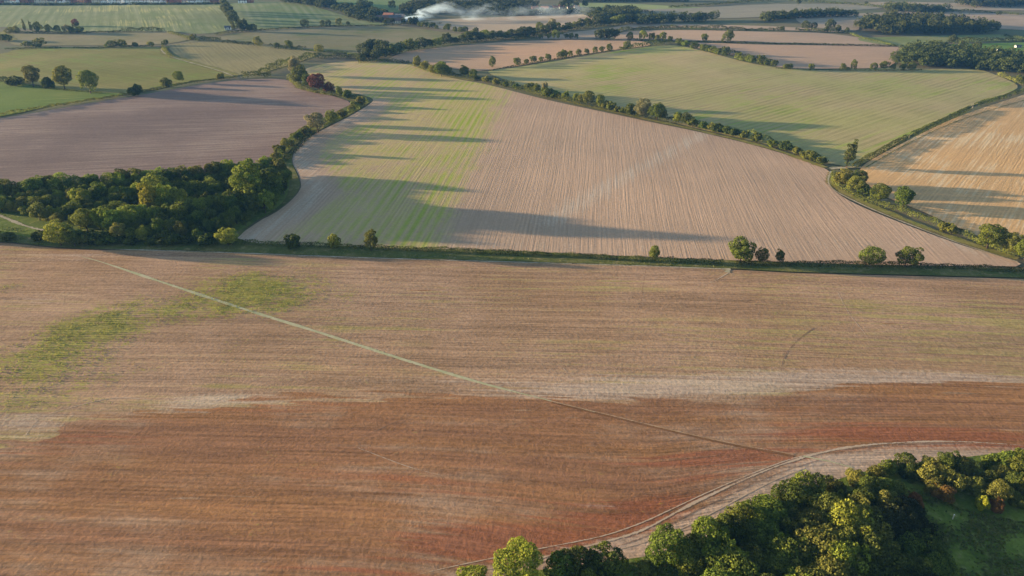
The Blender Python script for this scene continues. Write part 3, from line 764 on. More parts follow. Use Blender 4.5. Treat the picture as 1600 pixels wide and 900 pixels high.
# ------------------------------------------------------------------ hedges
hedge([(372, 381), (420, 384), (500, 386), (600, 390), (800, 398), (900, 402), (1000, 408), (1080, 411), (1130, 413)], 1.9, 2.2, 'long dark hedge along the middle, left of the gateway gap', leaf=0.38)
hedge([(1150, 413.5), (1250, 415.5), (1330, 416), (1400, 417), (1500, 420), (1600, 425), (1900, 434)], 2.0, 2.4, 'dark hedge along the middle, right of the gateway gap', leaf=0.38)
hedge([(150, 374), (200, 377), (300, 380), (372, 381.5)], 2.4, 3.0, 'scrubby dark hedge along the foot of the left copse', leaf=0.45, rough=0.5)
hedge([(572, 160), (548, 176), (510, 192), (480, 207), (457, 222), (440, 240), (434, 258)], 3.2, 4.0, 'bushy sunlit hedge curving up from the left copse', 'hedge_light', 0.55, rough=0.6)
hedge([(436, 262), (452, 245), (475, 222), (490, 208)], 2.2, 3.0, 'darker low hedge beside the bushy curving hedge', 'hedge', 0.55, rough=0.5)
hedge([(452, 122), (470, 137), (490, 143), (515, 147), (545, 152), (570, 158)], 2.6, 5, 'bushy hedge under the copper tree', 'hedge_light', 0.6, rough=0.6)
hedge([(-100, 200), (0, 181), (40, 174), (80, 168), (120, 161), (160, 155), (195, 149)], 1.8, 2.2, 'low hedge between the bright pasture and the purple field', 'hedge_light', 0.55, rough=0.6)
hedge([(195, 149), (225, 144), (260, 137), (300, 130), (335, 125), (370, 121)], 1.8, 2.2, 'low dark hedge between the olive field and the purple field', 'hedge', 0.55, rough=0.5)
hedge([(-80, 118), (0, 127), (18, 131), (35, 132)], 4, 4, 'dark bushy hedge at the left end of the bright pasture', 'hedge', 0.7, rough=0.6)
hedge([(35, 133), (75, 138), (110, 142), (160, 146)], 0.9, 1.8, 'thin scrubby hedge under the three big field trees', 'hedge_light', 0.5, rough=0.6)
hedge([(378, 122), (400, 120), (424, 121)], 4, 5, 'dark bushy hedge end near the lane junction', 'hedge', 0.8, rough=0.6)
hedge([(420, 112), (440, 106), (458, 99)], 6, 7, 'thick dark hedge climbing towards the far belt', 'hedge', 0.9, rough=0.5)
hedge([(400, 118), (412, 114), (424, 112)], 4, 5, 'dark hedge clump at the corner of the tan triangular field', 'hedge', 0.9, rough=0.5)
hedge([(468, 97), (490, 90), (515, 91), (540, 91), (562, 92)], 5, 6, 'thick hedge along the top of the green striped field', 'hedge', 0.9, rough=0.55)
hedge([(8, 77), (40, 76), (95, 75)], 1.4, 2, 'low hedge along the top of the olive field, left end', 'hedge', 0.8)
hedge([(115, 75), (140, 75), (170, 74), (200, 73), (240, 72)], 1.2, 1.8, 'low broken hedge along the top of the olive field, by the lane', 'hedge', 0.8, rough=0.7)
hedge([(20, 52), (60, 52), (110, 52), (160, 51), (190, 50)], 2.2, 3, 'dark hedge under the green striped slope, left half', 'hedge', 1.0, rough=0.5)
hedge([(190, 50), (215, 49), (240, 49), (257, 50)], 4, 4, 'thicker dark hedge at the foot of the green striped slope', 'hedge', 1.0, rough=0.5)
hedge([(255, 75), (262, 84), (268, 91)], 3, 4, 'sunlit bushes on the bend of the pale lane', 'hedge_light', 0.8, rough=0.7)
hedge([(264, 51), (285, 57), (300, 62)], 2, 5, 'golden rough hedge running down to the lane', 'hedge_light', 0.8, rough=0.6)
hedge([(336, 55), (360, 51), (400, 48), (450, 45), (500, 42), (560, 41), (610, 39.5), (690, 37)], 1.8, 2.5, 'dark hedge below the green striped hill', 'hedge', 1.0, rough=0.5)
hedge([(305, 64), (320, 63), (345, 64)], 3.5, 5, 'dark bushes at the foot of the tall tree row', 'hedge', 1.0, rough=0.6)
hedge([(345, 66), (370, 68), (400, 71)], 3, 4, 'dark hedge between the tan field and the dull green field', 'hedge', 0.9, rough=0.7)
hedge([(422, 75), (440, 76), (478, 79)], 3.2, 4, 'dark hedge clump below the dull green field', 'hedge', 0.9, rough=0.7)
hedge([(478, 79), (500, 81), (530, 83), (562, 87)], 1.8, 3, 'low straggly hedge joining the big dark clump', 'hedge_light', 0.9, rough=0.7)
hedge([(560, 98), (600, 97), (640, 99)], 2.6, 3, 'dark hedge along the top of the big middle field', 'hedge', 0.8, rough=0.6)
hedge([(650, 103), (680, 114), (720, 121), (760, 127), (800, 137), (850, 150)], 3.6, 4.0, 'left part of the long bushy hedgerow across the view', 'hedge', 0.65, rough=0.65)
hedge([(850, 150), (900, 161), (950, 171), (1000, 182), (1050, 191), (1080, 196)], 3.5, 4.0, 'middle part of the long bushy hedgerow across the view', 'hedge', 0.6, rough=0.65)
hedge([(1080, 196), (1120, 204), (1180, 217), (1230, 232), (1290, 256)], 3.4, 4.0, 'right part of the long bushy hedgerow across the view', 'hedge_light', 0.55, rough=0.65)
hedge([(765, 111), (800, 104), (860, 94), (960, 79)], 0.9, 1.6, 'low dark hedge under the row of small round trees', 'hedge', 0.7, rough=0.5)
hedge([(968, 79), (990, 75), (1020, 71), (1046, 67)], 4, 4.5, 'thick dark hedge up to the field corner', 'hedge', 0.9, rough=0.5)
hedge([(1056, 67), (1080, 71), (1110, 77), (1140, 84), (1180, 94), (1212, 102)], 3.2, 4, 'bushy dark hedge sloping down from the field corner', 'hedge', 0.8, rough=0.7)
hedge([(1212, 107), (1260, 109), (1320, 110), (1400, 110), (1440, 109.5)], 0.7, 1.2, 'very low hedge line at the top of the yellowish green field', 'hedge', 0.7, rough=0.5)
hedge([(980, 62), (1010, 64), (1055, 66), (1100, 66), (1200, 69), (1300, 71), (1402, 73)], 1.9, 2.4, 'straight dark clipped hedge between two pink fields', 'hedge', 0.8, rough=0.35)
hedge([(958, 54), (975, 48), (1000, 46), (1060, 45), (1100, 46.5), (1160, 47.5)], 4, 5, 'bushy far hedge between the pink strips, left part', 'hedge', 1.0, rough=0.6)
hedge([(1160, 47.5), (1200, 48), (1225, 48)], 3, 4, 'bushy far hedge between the pink strips, middle part', 'hedge', 1.0, rough=0.6)
hedge([(1243, 47), (1270, 49), (1300, 51), (1325, 52)], 3, 4, 'bushy far hedge between the pink strips, right part', 'hedge', 1.0, rough=0.6)
hedge([(1328, 52), (1345, 59), (1370, 65), (1398, 72)], 1.6, 3, 'thin green hedge sloping to the end of the clipped hedge', 'hedge_light', 0.9)
hedge([(1334, 263), (1360, 247), (1390, 231), (1416, 217)], 3.0, 3.2, 'clipped dark hedge by the orange field, nearest part', 'hedge', 0.5, rough=0.25)
hedge([(1424, 213), (1450, 202), (1480, 188), (1514, 171)], 3.0, 3.2, 'clipped dark hedge by the orange field, between the two gaps', 'hedge', 0.55, rough=0.2)
hedge([(1524, 166), (1550, 159), (1577, 151)], 3.0, 3.2, 'clipped dark hedge by the orange field, beyond the second gap', 'hedge', 0.6, rough=0.2)
hedge([(1581, 149), (1620, 138), (1700, 115)], 3.0, 3.2, 'clipped dark hedge by the orange field, farthest part', 'hedge', 0.6, rough=0.2)
hedge([(1302, 272), (1308, 288), (1332, 303), (1370, 320), (1420, 335), (1470, 354), (1520, 374), (1570, 394), (1620, 406)], 2.2, 3.4, 'bushy sunlit hedge curving along the orange field', 'hedge_light', 0.5, rough=0.6)
hedge([(1480, 66), (1540, 64), (1600, 65), (1680, 66)], 3.5, 4, 'dark hedge above the vivid green paddock', 'hedge', 1.0, rough=0.5)
hedge([(1566, 56), (1590, 60), (1630, 66)], 3, 4, 'dark hedge at the end of the green strip', 'hedge', 1.0, rough=0.6)
hedge([(1430, 19), (1500, 18), (1560, 21), (1640, 27)], 3, 4, 'far dark hedge beyond the pale lane at the top right', 'hedge', 1.2, rough=0.6)
hedge([(1560, 118), (1590, 128), (1600, 134)], 3, 5, 'rough bushes below the big round wood', 'hedge_light', 0.7, rough=0.6)
hedge([(566, 94), (600, 87), (640, 78), (690, 71), (740, 66), (790, 62)], 5.5, 7, 'thick undergrowth of the far belt above the salmon field', 'far', 1.0, rough=.5)
hedge([(790, 62), (830, 57), (870, 50), (930, 42), (990, 37)], 5.5, 7, 'thick undergrowth of the far belt below the smoky field', 'far', 1.1, rough=.5)
hedge([(800, 63), (840, 58), (880, 53)], 3, 4, 'low dark hedge under the far belt of trees', 'hedge', 1.1, rough=0.6)
hedge([(930, 20), (980, 19), (1020, 21)], 3, 4, 'thin far hedge above the hazy pond field', 'hedge', 1.4, rough=0.5)
hedge([(1045, 12), (1100, 9), (1160, 4), (1210, 1)], 3, 4, 'thin far hedge rising to the top edge', 'hedge', 1.4, rough=0.5)
hedge([(1230, 1), (1300, 5), (1350, 9), (1390, 14)], 3, 4, 'thin far hedge along the brown strip at the top right', 'hedge', 1.4, rough=0.5)

# ------------------------------------------------------------------ single field and hedgerow trees
T1 = 'lone trees along the middle hedge'
tree('mid_shrub', 458, 387, 5.8, 'dark', None, group=T1, label='ragged dark little tree in the middle hedge nearest the copse', wide=0.8)
tree('mid_shrub', 523, 388, 6.0, 'lime', None, group=T1, label='slim fresh green little tree in the middle hedge', wide=0.58)
tree('mid_tall', 580, 392, 9.6, 'olive', None, group=T1, label='olive topped bushy tree in the middle hedge, tallest on its left side', wide=0.95)
tree('mid', 1021, 406, 6.2, 'oak', None, group=T1, label='small round tree standing alone in the middle hedge', wide=0.85)
tree('mid', 1156, 411, 10.8, 'oak', None, group=T1, label='big round tree beside the gateway gap in the middle hedge', wide=1.05)
tree('mid', 1189, 411, 6.4, 'dark', None, group=T1, label='dark narrow tree just right of the big gateway tree', wide=0.8)
tree('mid', 1217, 412, 6.0, 'dark', None, group=T1, label='spindly dark tree, third from the gateway gap', wide=0.7)
tree('mid', 1360, 415, 7.6, 'oak', None, group=T1, label='broad tree in the right hedge with sunlit left side', wide=1.25)
tree('mid', 1414, 416.5, 8.6, 'dark', None, group=T1, label='broad darker tree, right one of the pair in the right hedge', wide=1.2)

T2 = 'trees along the curved hedge on the right'
tree('poplar', 1322, 263, 16.5, 'dark', None, group=T2, label='tall narrow poplar at the gateway corner', cat='poplar', wide=1.25)
tree('mid', 1314, 293, 10, 'olive', None, group=T2, label='sunlit olive tree just below the poplar', wide=0.95)
tree('mid', 1332, 301, 9, 'olive', None, group=T2, label='bushy olive green tree below the poplar, front one', wide=1.05)
tree('mid', 1340, 290, 8, 'dark', None, group=T2, label='darker tree behind the olive clump under the poplar')
tree('mid_shrub', 1349, 306, 5, 'dark', None, cat='shrub', group=T2, label='dark bush between the olive clump and the leaning tree', wide=1.0)
tree('mid', 1372, 317, 9.5, 'oak', None, group=T2, label='mid green leaning tree in the curved hedge', wide=0.95)
tree('mid', 1409, 329, 11.0, 'oak', None, group=T2, label='big round dark tree in the curved hedge', wide=1.0)
tree('mid_shrub', 1472, 361, 4, 'olive', None, cat='shrub', group=T2, label='small sunlit bush in the curved hedge, left of a pair', wide=0.9)
tree('mid_shrub', 1486, 365, 4, 'olive', None, cat='shrub', group=T2, label='small sunlit bush in the curved hedge, right of a pair', wide=0.9)
tree('mid', 1541, 389, 10.5, 'oak', None, group=T2, label='very big round tree near the right end of the curved hedge', wide=1.25)
tree('mid', 1578, 397, 9, 'olive', None, group=T2, label='olive tree just right of the very big round tree', wide=0.9)
tree('mid', 1600, 406, 10, 'oak', None, group=T2, label='tree cut by the right edge at the end of the curved hedge', wide=0.9)

T3 = 'trees in the hedge above the left copse'
tree('mid', 447, 237, 8.5, 'olive', None, group=T3, label='small sunlit tree at the foot of the curving hedge', wide=0.6)
tree('mid', 497, 207, 13.0, 'pale', None, group=T3, label='big pale willow in the curving hedge', wide=1.05)
tree('mid', 519, 195, 9.5, 'oak', None, group=T3, label='darker green tree just right of the big pale willow', wide=0.9)
tree('mid_shrub', 563, 166, 7, 'olive', None, cat='shrub', group=T3, label='round sunlit bush at the tip of the curving hedge', wide=0.8)
tree('mid', 461, 119, 16, 'pale', None, group=T3, label='tall pale tree at the top of the copper tree clump', wide=0.95)
tree('mid', 470, 133, 16, 'olive', None, group=T3, label='tall olive tree left of the copper tree', wide=1.0)
tree('mid', 481, 140, 12, 'oak', None, group=T3, label='green tree between the tall olive tree and the copper tree', wide=0.8)
tree('mid', 499, 145, 15, 'copper', None, group=T3, label='red leaved copper beech in the left hedge', wide=1.05)
tree('mid_shrub', 515, 146, 8, 'copper', None, cat='shrub', group=T3, label='small red bush beside the copper beech', wide=0.75)
tree('mid', 531, 151, 8, 'oak', None, group=T3, label='small green tree right of the red bush', wide=0.75)
tree('mid_shrub', 543, 154, 6, 'dark', None, cat='shrub', group=T3, label='low dark bush farthest right of the copper tree clump', wide=0.9)

T4 = 'trees along the olive green field'
tree('mid', 53, 136, 16.5, 'olive', None, group=T4, label='left tall sunlit tree of the three above the bright pasture', wide=0.85)
tree('mid_shrub', 77, 138, 8, 'dark', None, cat='shrub', group=T4, label='dark bush between the first two of three tall field trees', wide=0.85)
tree('mid', 102, 140, 18.5, 'olive', None, group=T4, label='broad olive tree, middle of the three above the bright pasture', wide=0.95)
tree('mid', 142, 146, 17.5, 'oak', None, group=T4, label='upright green tree, right of the three above the bright pasture', wide=0.85)
tree('mid_shrub', 210, 150, 8.0, 'dark', None, cat='shrub', group=T4, label='round dark bush at the corner of the purple field', wide=0.9)
tree('mid_shrub', 260, 136, 7, 'olive', None, cat='shrub', group=T4, label='small round olive bush left of the little hedge tree', wide=0.85)
tree('mid', 282, 130, 10, 'oak', None, group=T4, label='little round tree in the purple field hedge', wide=0.95)
tree('mid_shrub', 346, 124, 5, 'olive', None, cat='shrub', group=T4, label='tiny bush near the end of the pale lane', wide=0.9)
tree('mid_shrub', 25, 134, 7, 'dark', None, cat='shrub', group=T4, label='dark bush at the left end of the bright pasture', wide=1.3)

T5 = 'trees below the green striped slope'
for px, H, k, mt, w, lb in ((15, 6, 'far_shrub', 'olive', 1.1, 'leftmost olive bush below the striped slope'), (27, 8, 'far', 'olive', .9, 'small bushy tree left of the two thin poplars'),
                            (40.5, 16, 'poplar', 'olive', .8, 'left one of two thin poplars below the striped slope'), (51, 15, 'poplar', 'olive', .75, 'right one of two thin poplars below the striped slope'),
                            (60, 13, 'far', 'dark', .8, 'dark block shaped tree right of the thin poplars'), (76, 10, 'far', 'olive', .85, 'thin olive tree right of the block shaped tree'),
                            (92, 9, 'far', 'dark', .85, 'small umbrella shaped tree below the striped slope'), (106, 10, 'far', 'pale', .9, 'pale tree right of the umbrella shaped tree'),
                            (113, 8, 'far', 'dark', 1.0, 'dark tree beside the pale tree below the striped slope'), (122, 7, 'far_shrub', 'olive', 1.2, 'rightmost bush below the striped slope')):
    tree(k, px, 51.5, H, mt, None, 'poplar' if k == 'poplar' else 'tree' if k == 'far' else 'shrub', T5, lb, w)
tree('far', 118, 41, 9, 'copper', None, 'tree', T5, 'reddish lone tree out on the green striped slope', 1.0)
tree('far_shrub', 118, 41.5, 5, 'far', None, 'shrub', T5, 'dark bush at the foot of the reddish lone tree', 1.1)
for px, py, H, mt, w, lb in ((173, 74, 6, 'dark', 1.2, 'dark bush on the low hedge above the olive field'), (191, 73, 8, 'olive', 1.0, 'flat topped bush above the olive field'), (212, 73, 5, 'dark', .8, 'tiny dark bush above the olive field'),
                             (236, 72, 5, 'olive', 1.0, 'pale bush near the bend of the lane'), (258, 71, 6, 'dark', .8, 'small dark bush right at the lane bend'), (60, 73, 8, 'olive', 1.1, 'leftmost sunlit bush above the olive field'), (44, 73, 6, 'olive', 1.2, 'low sunlit bush above the olive field'), (8, 64, 8, 'dark', 1.3, 'dark bush on the golden bank at the left edge'),
                             (301, 62, 6, 'olive', .9, 'olive bush left of the dark bushes near the lane')):
    tree('far_shrub', px, py, H, mt, None, 'shrub', 'bushes above the olive field', lb, w)

G6 = 'tall dark row between the striped fields'
for i, (px, py, H) in enumerate(((352, 18, 16), (355, 24, 17), (359, 30, 17), (363, 35, 16), (366, 40, 15), (354, 21, 15))):
    tree('far', px, py, H, 'far', 'trees of the tall dark row between the striped fields', 'tree', G6, None, .85)
for px, H, k, mt, w in ((364, 12, 'poplar', 'olive', .8), (367, 12, 'poplar', 'olive', .8), (377, 12, 'far', 'far', .85), (384, 15, 'far', 'far', .8), (390, 9, 'far', 'olive', .9), (397, 9, 'far', 'far', .9)):
    tree(k, px, 49.5, H, mt, 'trees in the clump by the white shed', 'poplar' if k == 'poplar' else 'tree', 'clump by the white shed', None, w)
for px, py, H, k, mt in ((477, 43, 10, 'far', 'far'), (503.5, 42, 8, 'far', 'far'), (513.5, 41.5, 8, 'far', 'far'), (529, 41, 10, 'far', 'olive'), (544, 40.5, 6, 'far', 'far'), (603, 39.5, 7, 'far', 'far')):
    tree(k, px, py, H, mt, 'small trees on the hedge below the striped hill', 'tree', 'trees on the hedge below the striped hill', None, .85)
for px, py, H, mt, lb in ((404, 73, 10, 'olive', 'sunlit tree at the corner of the tan field'), (452, 77, 9, 'dark', 'dark round tree in the hedge clump below the dull field'), (499, 82, 8, 'olive', 'olive tree on the straggly hedge'), (432, 76, 6, 'dark', 'small dark tree left of the round hedge tree')):
    tree('far', px, py, H, mt, None, 'tree', 'trees between the tan and dull green fields', lb, 1.0)

# far belt of trees, left to right
G7 = 'trees of the long dark far belt'
belt = catmull(np.array([(566, 95), (590, 90), (625, 83), (650, 77), (690, 70), (720, 67), (750, 64), (790, 61), (830, 56), (860, 51), (900, 45), (930, 41), (960, 38), (990, 36)]), False, 9)
for i, (px, py) in enumerate(belt):
    seg = ('in the left part of the far belt' if px < 660 else 'in the far belt above the salmon field' if px < 800 else 'in the far belt below the smoky field')
    tree('far', px + random.uniform(-2, 2), py + random.uniform(-1.5, 1.5), random.uniform(7.0, 12.0), random.choice(['far', 'far', 'dark', 'oak']), 'trees ' + seg, 'tree', G7, None, random.uniform(.95, 1.25))
for px, py, H in ((568, 84, 10), (576, 82, 12), (585, 82, 13), (594, 83, 13), (602, 86, 12), (575, 92, 10), (588, 94, 10), (598, 90, 9), (564, 97, 8)):
    tree('far', px, py, H, 'far', 'trees of the big dark clump in the far belt', 'tree', 'big dark clump in the far belt', None, 1.15)
tree('far', 843, 51, 12, 'dark', None, 'tree', G7, 'tall dark tree rising above the far belt', .75)
tree('far', 861, 47, 12, 'pale', None, 'tree', G7, 'pale round tree on the far belt', 1.0)
for px, py, H in ((656, 42, 6), (661, 43, 7), (667, 43, 7), (672, 44, 6), (678, 44, 6), (683, 46, 5), (700, 49, 9), (694, 47, 4), (712, 51, 7), (720, 52, 8), (728, 52, 8), (743, 53, 8), (759, 55, 6), (770, 57, 7), (781, 57, 7)):
    tree('far', px, py, H, 'dark', 'small dark trees in the row under the smoke', 'tree', 'row under the smoke', None, .9)
for px, py, H, w in ((936, 62, 12, 1.0), (944, 62, 13, 1.0), (952, 62, 13, 1.05), (960, 61, 11, .9)):
    tree('far', px, py, H, 'far', 'trees of the dark clump between the pink strips', 'tree', 'dark clump between the pink strips', None, w)
for px, py, H, mt in ((845, 61, 5, 'dark'), (857, 61, 6, 'dark'), (868, 61, 10, 'oak'), (885, 61, 6, 'dark'), (893, 61, 7, 'dark'), (901, 61, 6, 'dark')):
    tree('far', px, py, H, mt, 'small trees along the top of the salmon field', 'tree', 'trees along the top of the salmon field', None, .85)
for px, py, H, mt in ((985, 63, 9, 'dark'), (1003, 63.5, 11, 'oak'), (1018.5, 64, 9, 'dark'), (1026, 65, 7, 'dark'), (1034, 65, 10, 'oak'), (1046, 66, 7, 'dark')):
    tree('far', px, py, H, mt, 'trees at the left end of the clipped pink field hedge', 'tree', 'trees on the clipped pink field hedge', None, .85)
tree('far', 1100, 65, 9, 'dark', None, 'tree', 'trees on the clipped pink field hedge', 'lone small tree behind the clipped hedge, left of the spreading one', .85)
tree('far', 1135, 67, 12, 'dark', None, 'tree', 'trees on the clipped pink field hedge', 'lone spreading tree behind the clipped hedge', 1.0)

# row of small round trees between the salmon and the green field
for px, py, H in ((808, 103, 8), (822, 101, 5.5), (834, 99, 7), (845.5, 97, 5), (857, 95, 7), (875, 92, 7), (882, 91, 8.5), (890.5, 89, 6), (905, 87, 6), (917, 85, 6), (929, 83.5, 6.5), (940, 82, 6), (951.5, 80.5, 7.5), (979, 78, 9)):
    tree('far', px, py, H, 'dark', 'small round trees along the near edge of the salmon field', 'tree', 'row of small round trees', None, .9)
# row at the top of the yellowish green field
for px, py, H, w in ((1208, 105, 7, 1), (1226, 109, 5.5, .9), (1234, 109, 5.5, .9), (1267, 109.5, 6, .9), (1316, 110, 6, .9), (1324, 110, 3, 1.2), (1332.5, 110, 9.5, .5), (1364.5, 110, 6.5, .9), (1380, 110, 8, .9), (1395, 110, 5.5, .9), (1411, 110, 6.5, .9), (1424, 110, 7, 1)):
    tree('far', px, py, H, 'dark', 'small trees along the top edge of the yellowish green field', 'tree', 'row above the yellowish green field', None, w)
for px, py, H in ((1062, 70, 6), (1071, 72, 6), (1084, 76, 6), (1098, 79, 5.5), (1104, 80, 5.5), (1112, 82, 5.5), (1121, 85, 5.5), (1133, 87, 7.5), (1155, 94, 6), (1163, 96, 5), (1173, 98, 6.5), (1188, 100, 7), (1198, 102, 5)):
    tree('far_shrub', px, py, H, random.choice(['dark', 'oak']), 'bushes on the hedge sloping from the field corner', 'shrub', 'bushes on the sloping hedge', None, .85)
for px, py, H in ((1222, 49, 6), (1258, 46, 10), (1271, 46, 8), (1298, 48, 12), (1309, 50, 8), (1323, 52, 6), (1290, 50, 6)):
    tree('far', px, py, H, 'far', 'small trees around the far hedge right of the pink strips', 'tree', 'far trees right of the pink strips', None, .9)

# long hedgerow across the view
G8 = 'trees in the long hedgerow'
for px, py, H, k, mt, w, lb in ((652, 106, 11, 'mid', 'olive', .9, 'sunlit tree at the left end of the long hedgerow'), (665, 110, 9, 'mid', 'olive', 1.0, 'low bushy tree second from the left end of the long hedgerow'),
                                (690, 119, 13, 'mid', 'oak', 1.05, 'big bushy grey green tree near the left end of the long hedgerow'), (676, 116, 8, 'mid', 'olive', 1.0, 'bushy tree just left of the big grey green tree'), (700, 119, 9, 'mid', 'oak', .9, 'dark side of the clump right of the big grey green tree'),
                                (726, 121, 10, 'mid', 'dark', 1.0, 'dark round tree at the start of the pale field corner'), (740, 123, 8, 'mid', 'oak', .9, 'bushy tree right of the dark round hedgerow tree'),
                                (770, 105, 9, 'far', 'dark', .75, 'dark tree at the left corner of the salmon field'),
                                (826, 142, 6, 'mid_shrub', 'dark', 1.0, 'dark bush left of the pale slender hedgerow tree'), (838, 147, 8, 'mid', 'dark', .8, 'dark upright tree touching the pale slender hedgerow tree'),
                                (850, 149, 10, 'mid', 'pale', .6, 'pale slender tree in the long hedgerow'), (855, 152, 7, 'mid_shrub', 'oak', .9, 'round bush right of the pale slender tree'), (884, 157, 6.5, 'mid_shrub', 'oak', .7, 'small upright bush alone in the long hedgerow'),
                                (899, 160, 7, 'mid', 'oak', .8, 'small tree left of the tall leaning hedgerow tree'), (908, 162, 7, 'mid', 'olive', .8, 'olive bushy tree beside the tall hedgerow tree'), (919, 165, 11, 'mid', 'olive', .85, 'tall bushy tree in the middle of the long hedgerow'), (936, 168, 9.5, 'mid', 'oak', .75, 'upright tree right of the tall bushy hedgerow tree'),
                                (984, 179, 7, 'mid_shrub', 'dark', .9, 'dark bush left of the big pale hedgerow tree'), (1004, 184, 13, 'mid', 'pale', .85, 'big pale sunlit tree in the long hedgerow'), (1026, 188, 11.5, 'mid', 'oak', 1.05, 'big dark tree right of the big pale hedgerow tree'), (1036, 189, 8, 'mid', 'olive', .8, 'olive tree beside the big dark hedgerow tree'),
                                (1058, 193, 8, 'mid', 'lime', .95, 'bright green bushy tree in the long hedgerow'), (1070, 195, 8, 'mid', 'dark', .95, 'dark round tree beside the bright green hedgerow tree')):
    tree(k, px, py, H, mt, None, 'shrub' if 'shrub' in k else 'tree', G8, lb, w)
for px, py in ((1082, 198), (1098, 201), (1112, 204), (1122, 207), (1135, 209), (1146, 212), (1160, 216), (1180, 222), (1205, 229), (1228, 235), (1244, 241), (1256, 246), (1268, 250), (1282, 256)):
    tree('mid_shrub', px, py, random.uniform(3.5, 6), random.choice(['oak', 'olive', 'olive', 'dark']), 'bushes in the right part of the long hedgerow', 'shrub', 'bushes in the long hedgerow', None, random.uniform(.9, 1.25))
for px, py in ((745, 125), (758, 128), (775, 132), (790, 136), (806, 139), (866, 153), (952, 172), (962, 175), (973, 177), (945, 170)):
    tree('mid_shrub', px, py, random.uniform(3.5, 5.5), random.choice(['oak', 'olive', 'dark']), 'bushes in the left part of the long hedgerow', 'shrub', 'bushes in the long hedgerow', None, random.uniform(.9, 1.2))
for px, py in ((432, 250), (438, 240), (455, 228), (466, 219), (478, 211), (535, 183), (550, 174), (557, 168)):
    tree('mid_shrub', px, py, random.uniform(3.5, 5.5), random.choice(['olive', 'olive', 'oak']), 'sunlit bushes in the hedge curving up from the copse', 'shrub', 'bushes in the curving hedge', None, random.uniform(.9, 1.2))

# ------------------------------------------------------------------ the left copse
def poisson(poly, dmin, rng, n=6000, holes=()):
    x0, y0 = poly.min(0); x1, y1 = poly.max(0); out = []
    for _ in range(n):
        p = np.array([rng.uniform(x0, x1), rng.uniform(y0, y1)])
        if not inside(poly, p[:1], p[1:])[0]: continue
        d = dmin(p) if callable(dmin) else dmin
        if any((q[0] - p[0]) ** 2 + (q[1] - p[1]) ** 2 < d * d for q in out): continue
        if any(seg_dist(h, p[:1], p[1:], False)[0] < w for h, w in holes): continue
        out.append(p)
    return out


copse = W([(-70, 326), (-20, 314), (60, 306), (150, 299), (260, 290), (340, 283), (400, 276), (440, 272), (452, 288), (442, 312), (418, 333), (388, 352), (345, 372), (300, 375), (240, 374), (175, 369), (110, 358), (60, 345), (10, 334)])
ride_lines = [W([(70, 330), (140, 318), (235, 310), (330, 306), (420, 300)]), W([(200, 350), (290, 340), (360, 330), (420, 322)])]
rng = np.random.default_rng(5)
for p in sorted(poisson(copse, 4.0, rng, n=9000, holes=[(r, 1.2) for r in ride_lines]), key=lambda q: -q[1]):
    px, py = project(p[0], p[1], float(hterr(*p)))
    edge = seg_dist(copse, p[:1], p[1:])[0]
    ride = min(seg_dist(r, p[:1], p[1:], False)[0] for r in ride_lines)
    north = [p[1] - np.interp(p[0], r[:, 0], r[:, 1]) for r in ride_lines]
    back = py < 318 - 0.09 * px and edge < 9
    west = px < 120
    crest = any(-11 < q < -5 for q in north)  # brightness of sunlit crowns is put into a lighter leaf mix
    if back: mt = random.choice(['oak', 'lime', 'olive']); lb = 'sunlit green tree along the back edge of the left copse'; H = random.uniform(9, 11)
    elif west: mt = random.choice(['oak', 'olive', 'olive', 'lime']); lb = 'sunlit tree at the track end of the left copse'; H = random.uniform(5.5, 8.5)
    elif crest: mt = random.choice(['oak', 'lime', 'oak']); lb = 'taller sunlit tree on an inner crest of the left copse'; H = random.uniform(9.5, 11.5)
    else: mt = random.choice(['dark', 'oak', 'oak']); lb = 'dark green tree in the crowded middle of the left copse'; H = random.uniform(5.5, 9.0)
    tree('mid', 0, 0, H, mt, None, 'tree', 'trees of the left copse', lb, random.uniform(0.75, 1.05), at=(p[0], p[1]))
T9 = 'standout trees of the left copse'
tree('mid_tall', 392, 322, 23, 'lime', None, group=T9, label='tallest broad yellow green tree at the right end of the left copse', wide=1.05)
tree('mid', 425, 312, 16, 'dark', None, group=T9, label='dark tall tree at the far right corner of the left copse', wide=1.0)
tree('mid', 412, 326, 12, 'dark', None, group=T9, label='dark tree right of the tallest yellow green tree', wide=1.0)
tree('mid', 372, 335, 12, 'oak', None, group=T9, label='green tree at the foot of the tallest yellow green tree', wide=.9)
tree('mid', 242, 341, 16.5, 'gold', None, group=T9, label='golden yellow tree in the middle of the left copse', wide=.62, )
tree('mid', 264, 338, 14.5, 'lime', None, group=T9, label='bright yellow green tree right of the golden one', wide=.9)
tree('mid', 284, 337, 13.5, 'lime', None, group=T9, label='second bright yellow green tree from the golden one', wide=.9)
tree('mid', 245, 312, 12.5, 'lime', None, group=T9, label='yellow green tree behind the golden one in the copse', wide=1.0)
tree('mid', 96, 384, 10.5, 'lime', None, group=T9, label='big bright green round tree in front of the copse by the track', wide=1.05)
tree('mid', 118, 385, 8.5, 'oak', None, group=T9, label='darker bushy tree leaning on the big bright tree by the track', wide=1.0)
tree('mid_shrub', 136, 381, 6, 'dark', None, cat='shrub', group=T9, label='dark bush right of the big bright tree by the track', wide=1.0)
tree('mid_shrub', 64, 375, 4.0, 'dark', None, cat='shrub', group=T9, label='dark bush left of the big bright tree by the track', wide=1.1)
tree('mid', 186, 378, 8.0, 'olive', None, group=T9, label='sunlit bushy tree at the front foot of the copse', wide=1.05)
tree('mid_shrub', 207, 377, 5.5, 'lime', None, cat='shrub', group=T9, label='low sunlit bush between two front trees of the copse', wide=.8)
tree('mid', 226, 379, 7.0, 'lime', None, group=T9, label='round bright green tree at the front of the copse', wide=1.05)
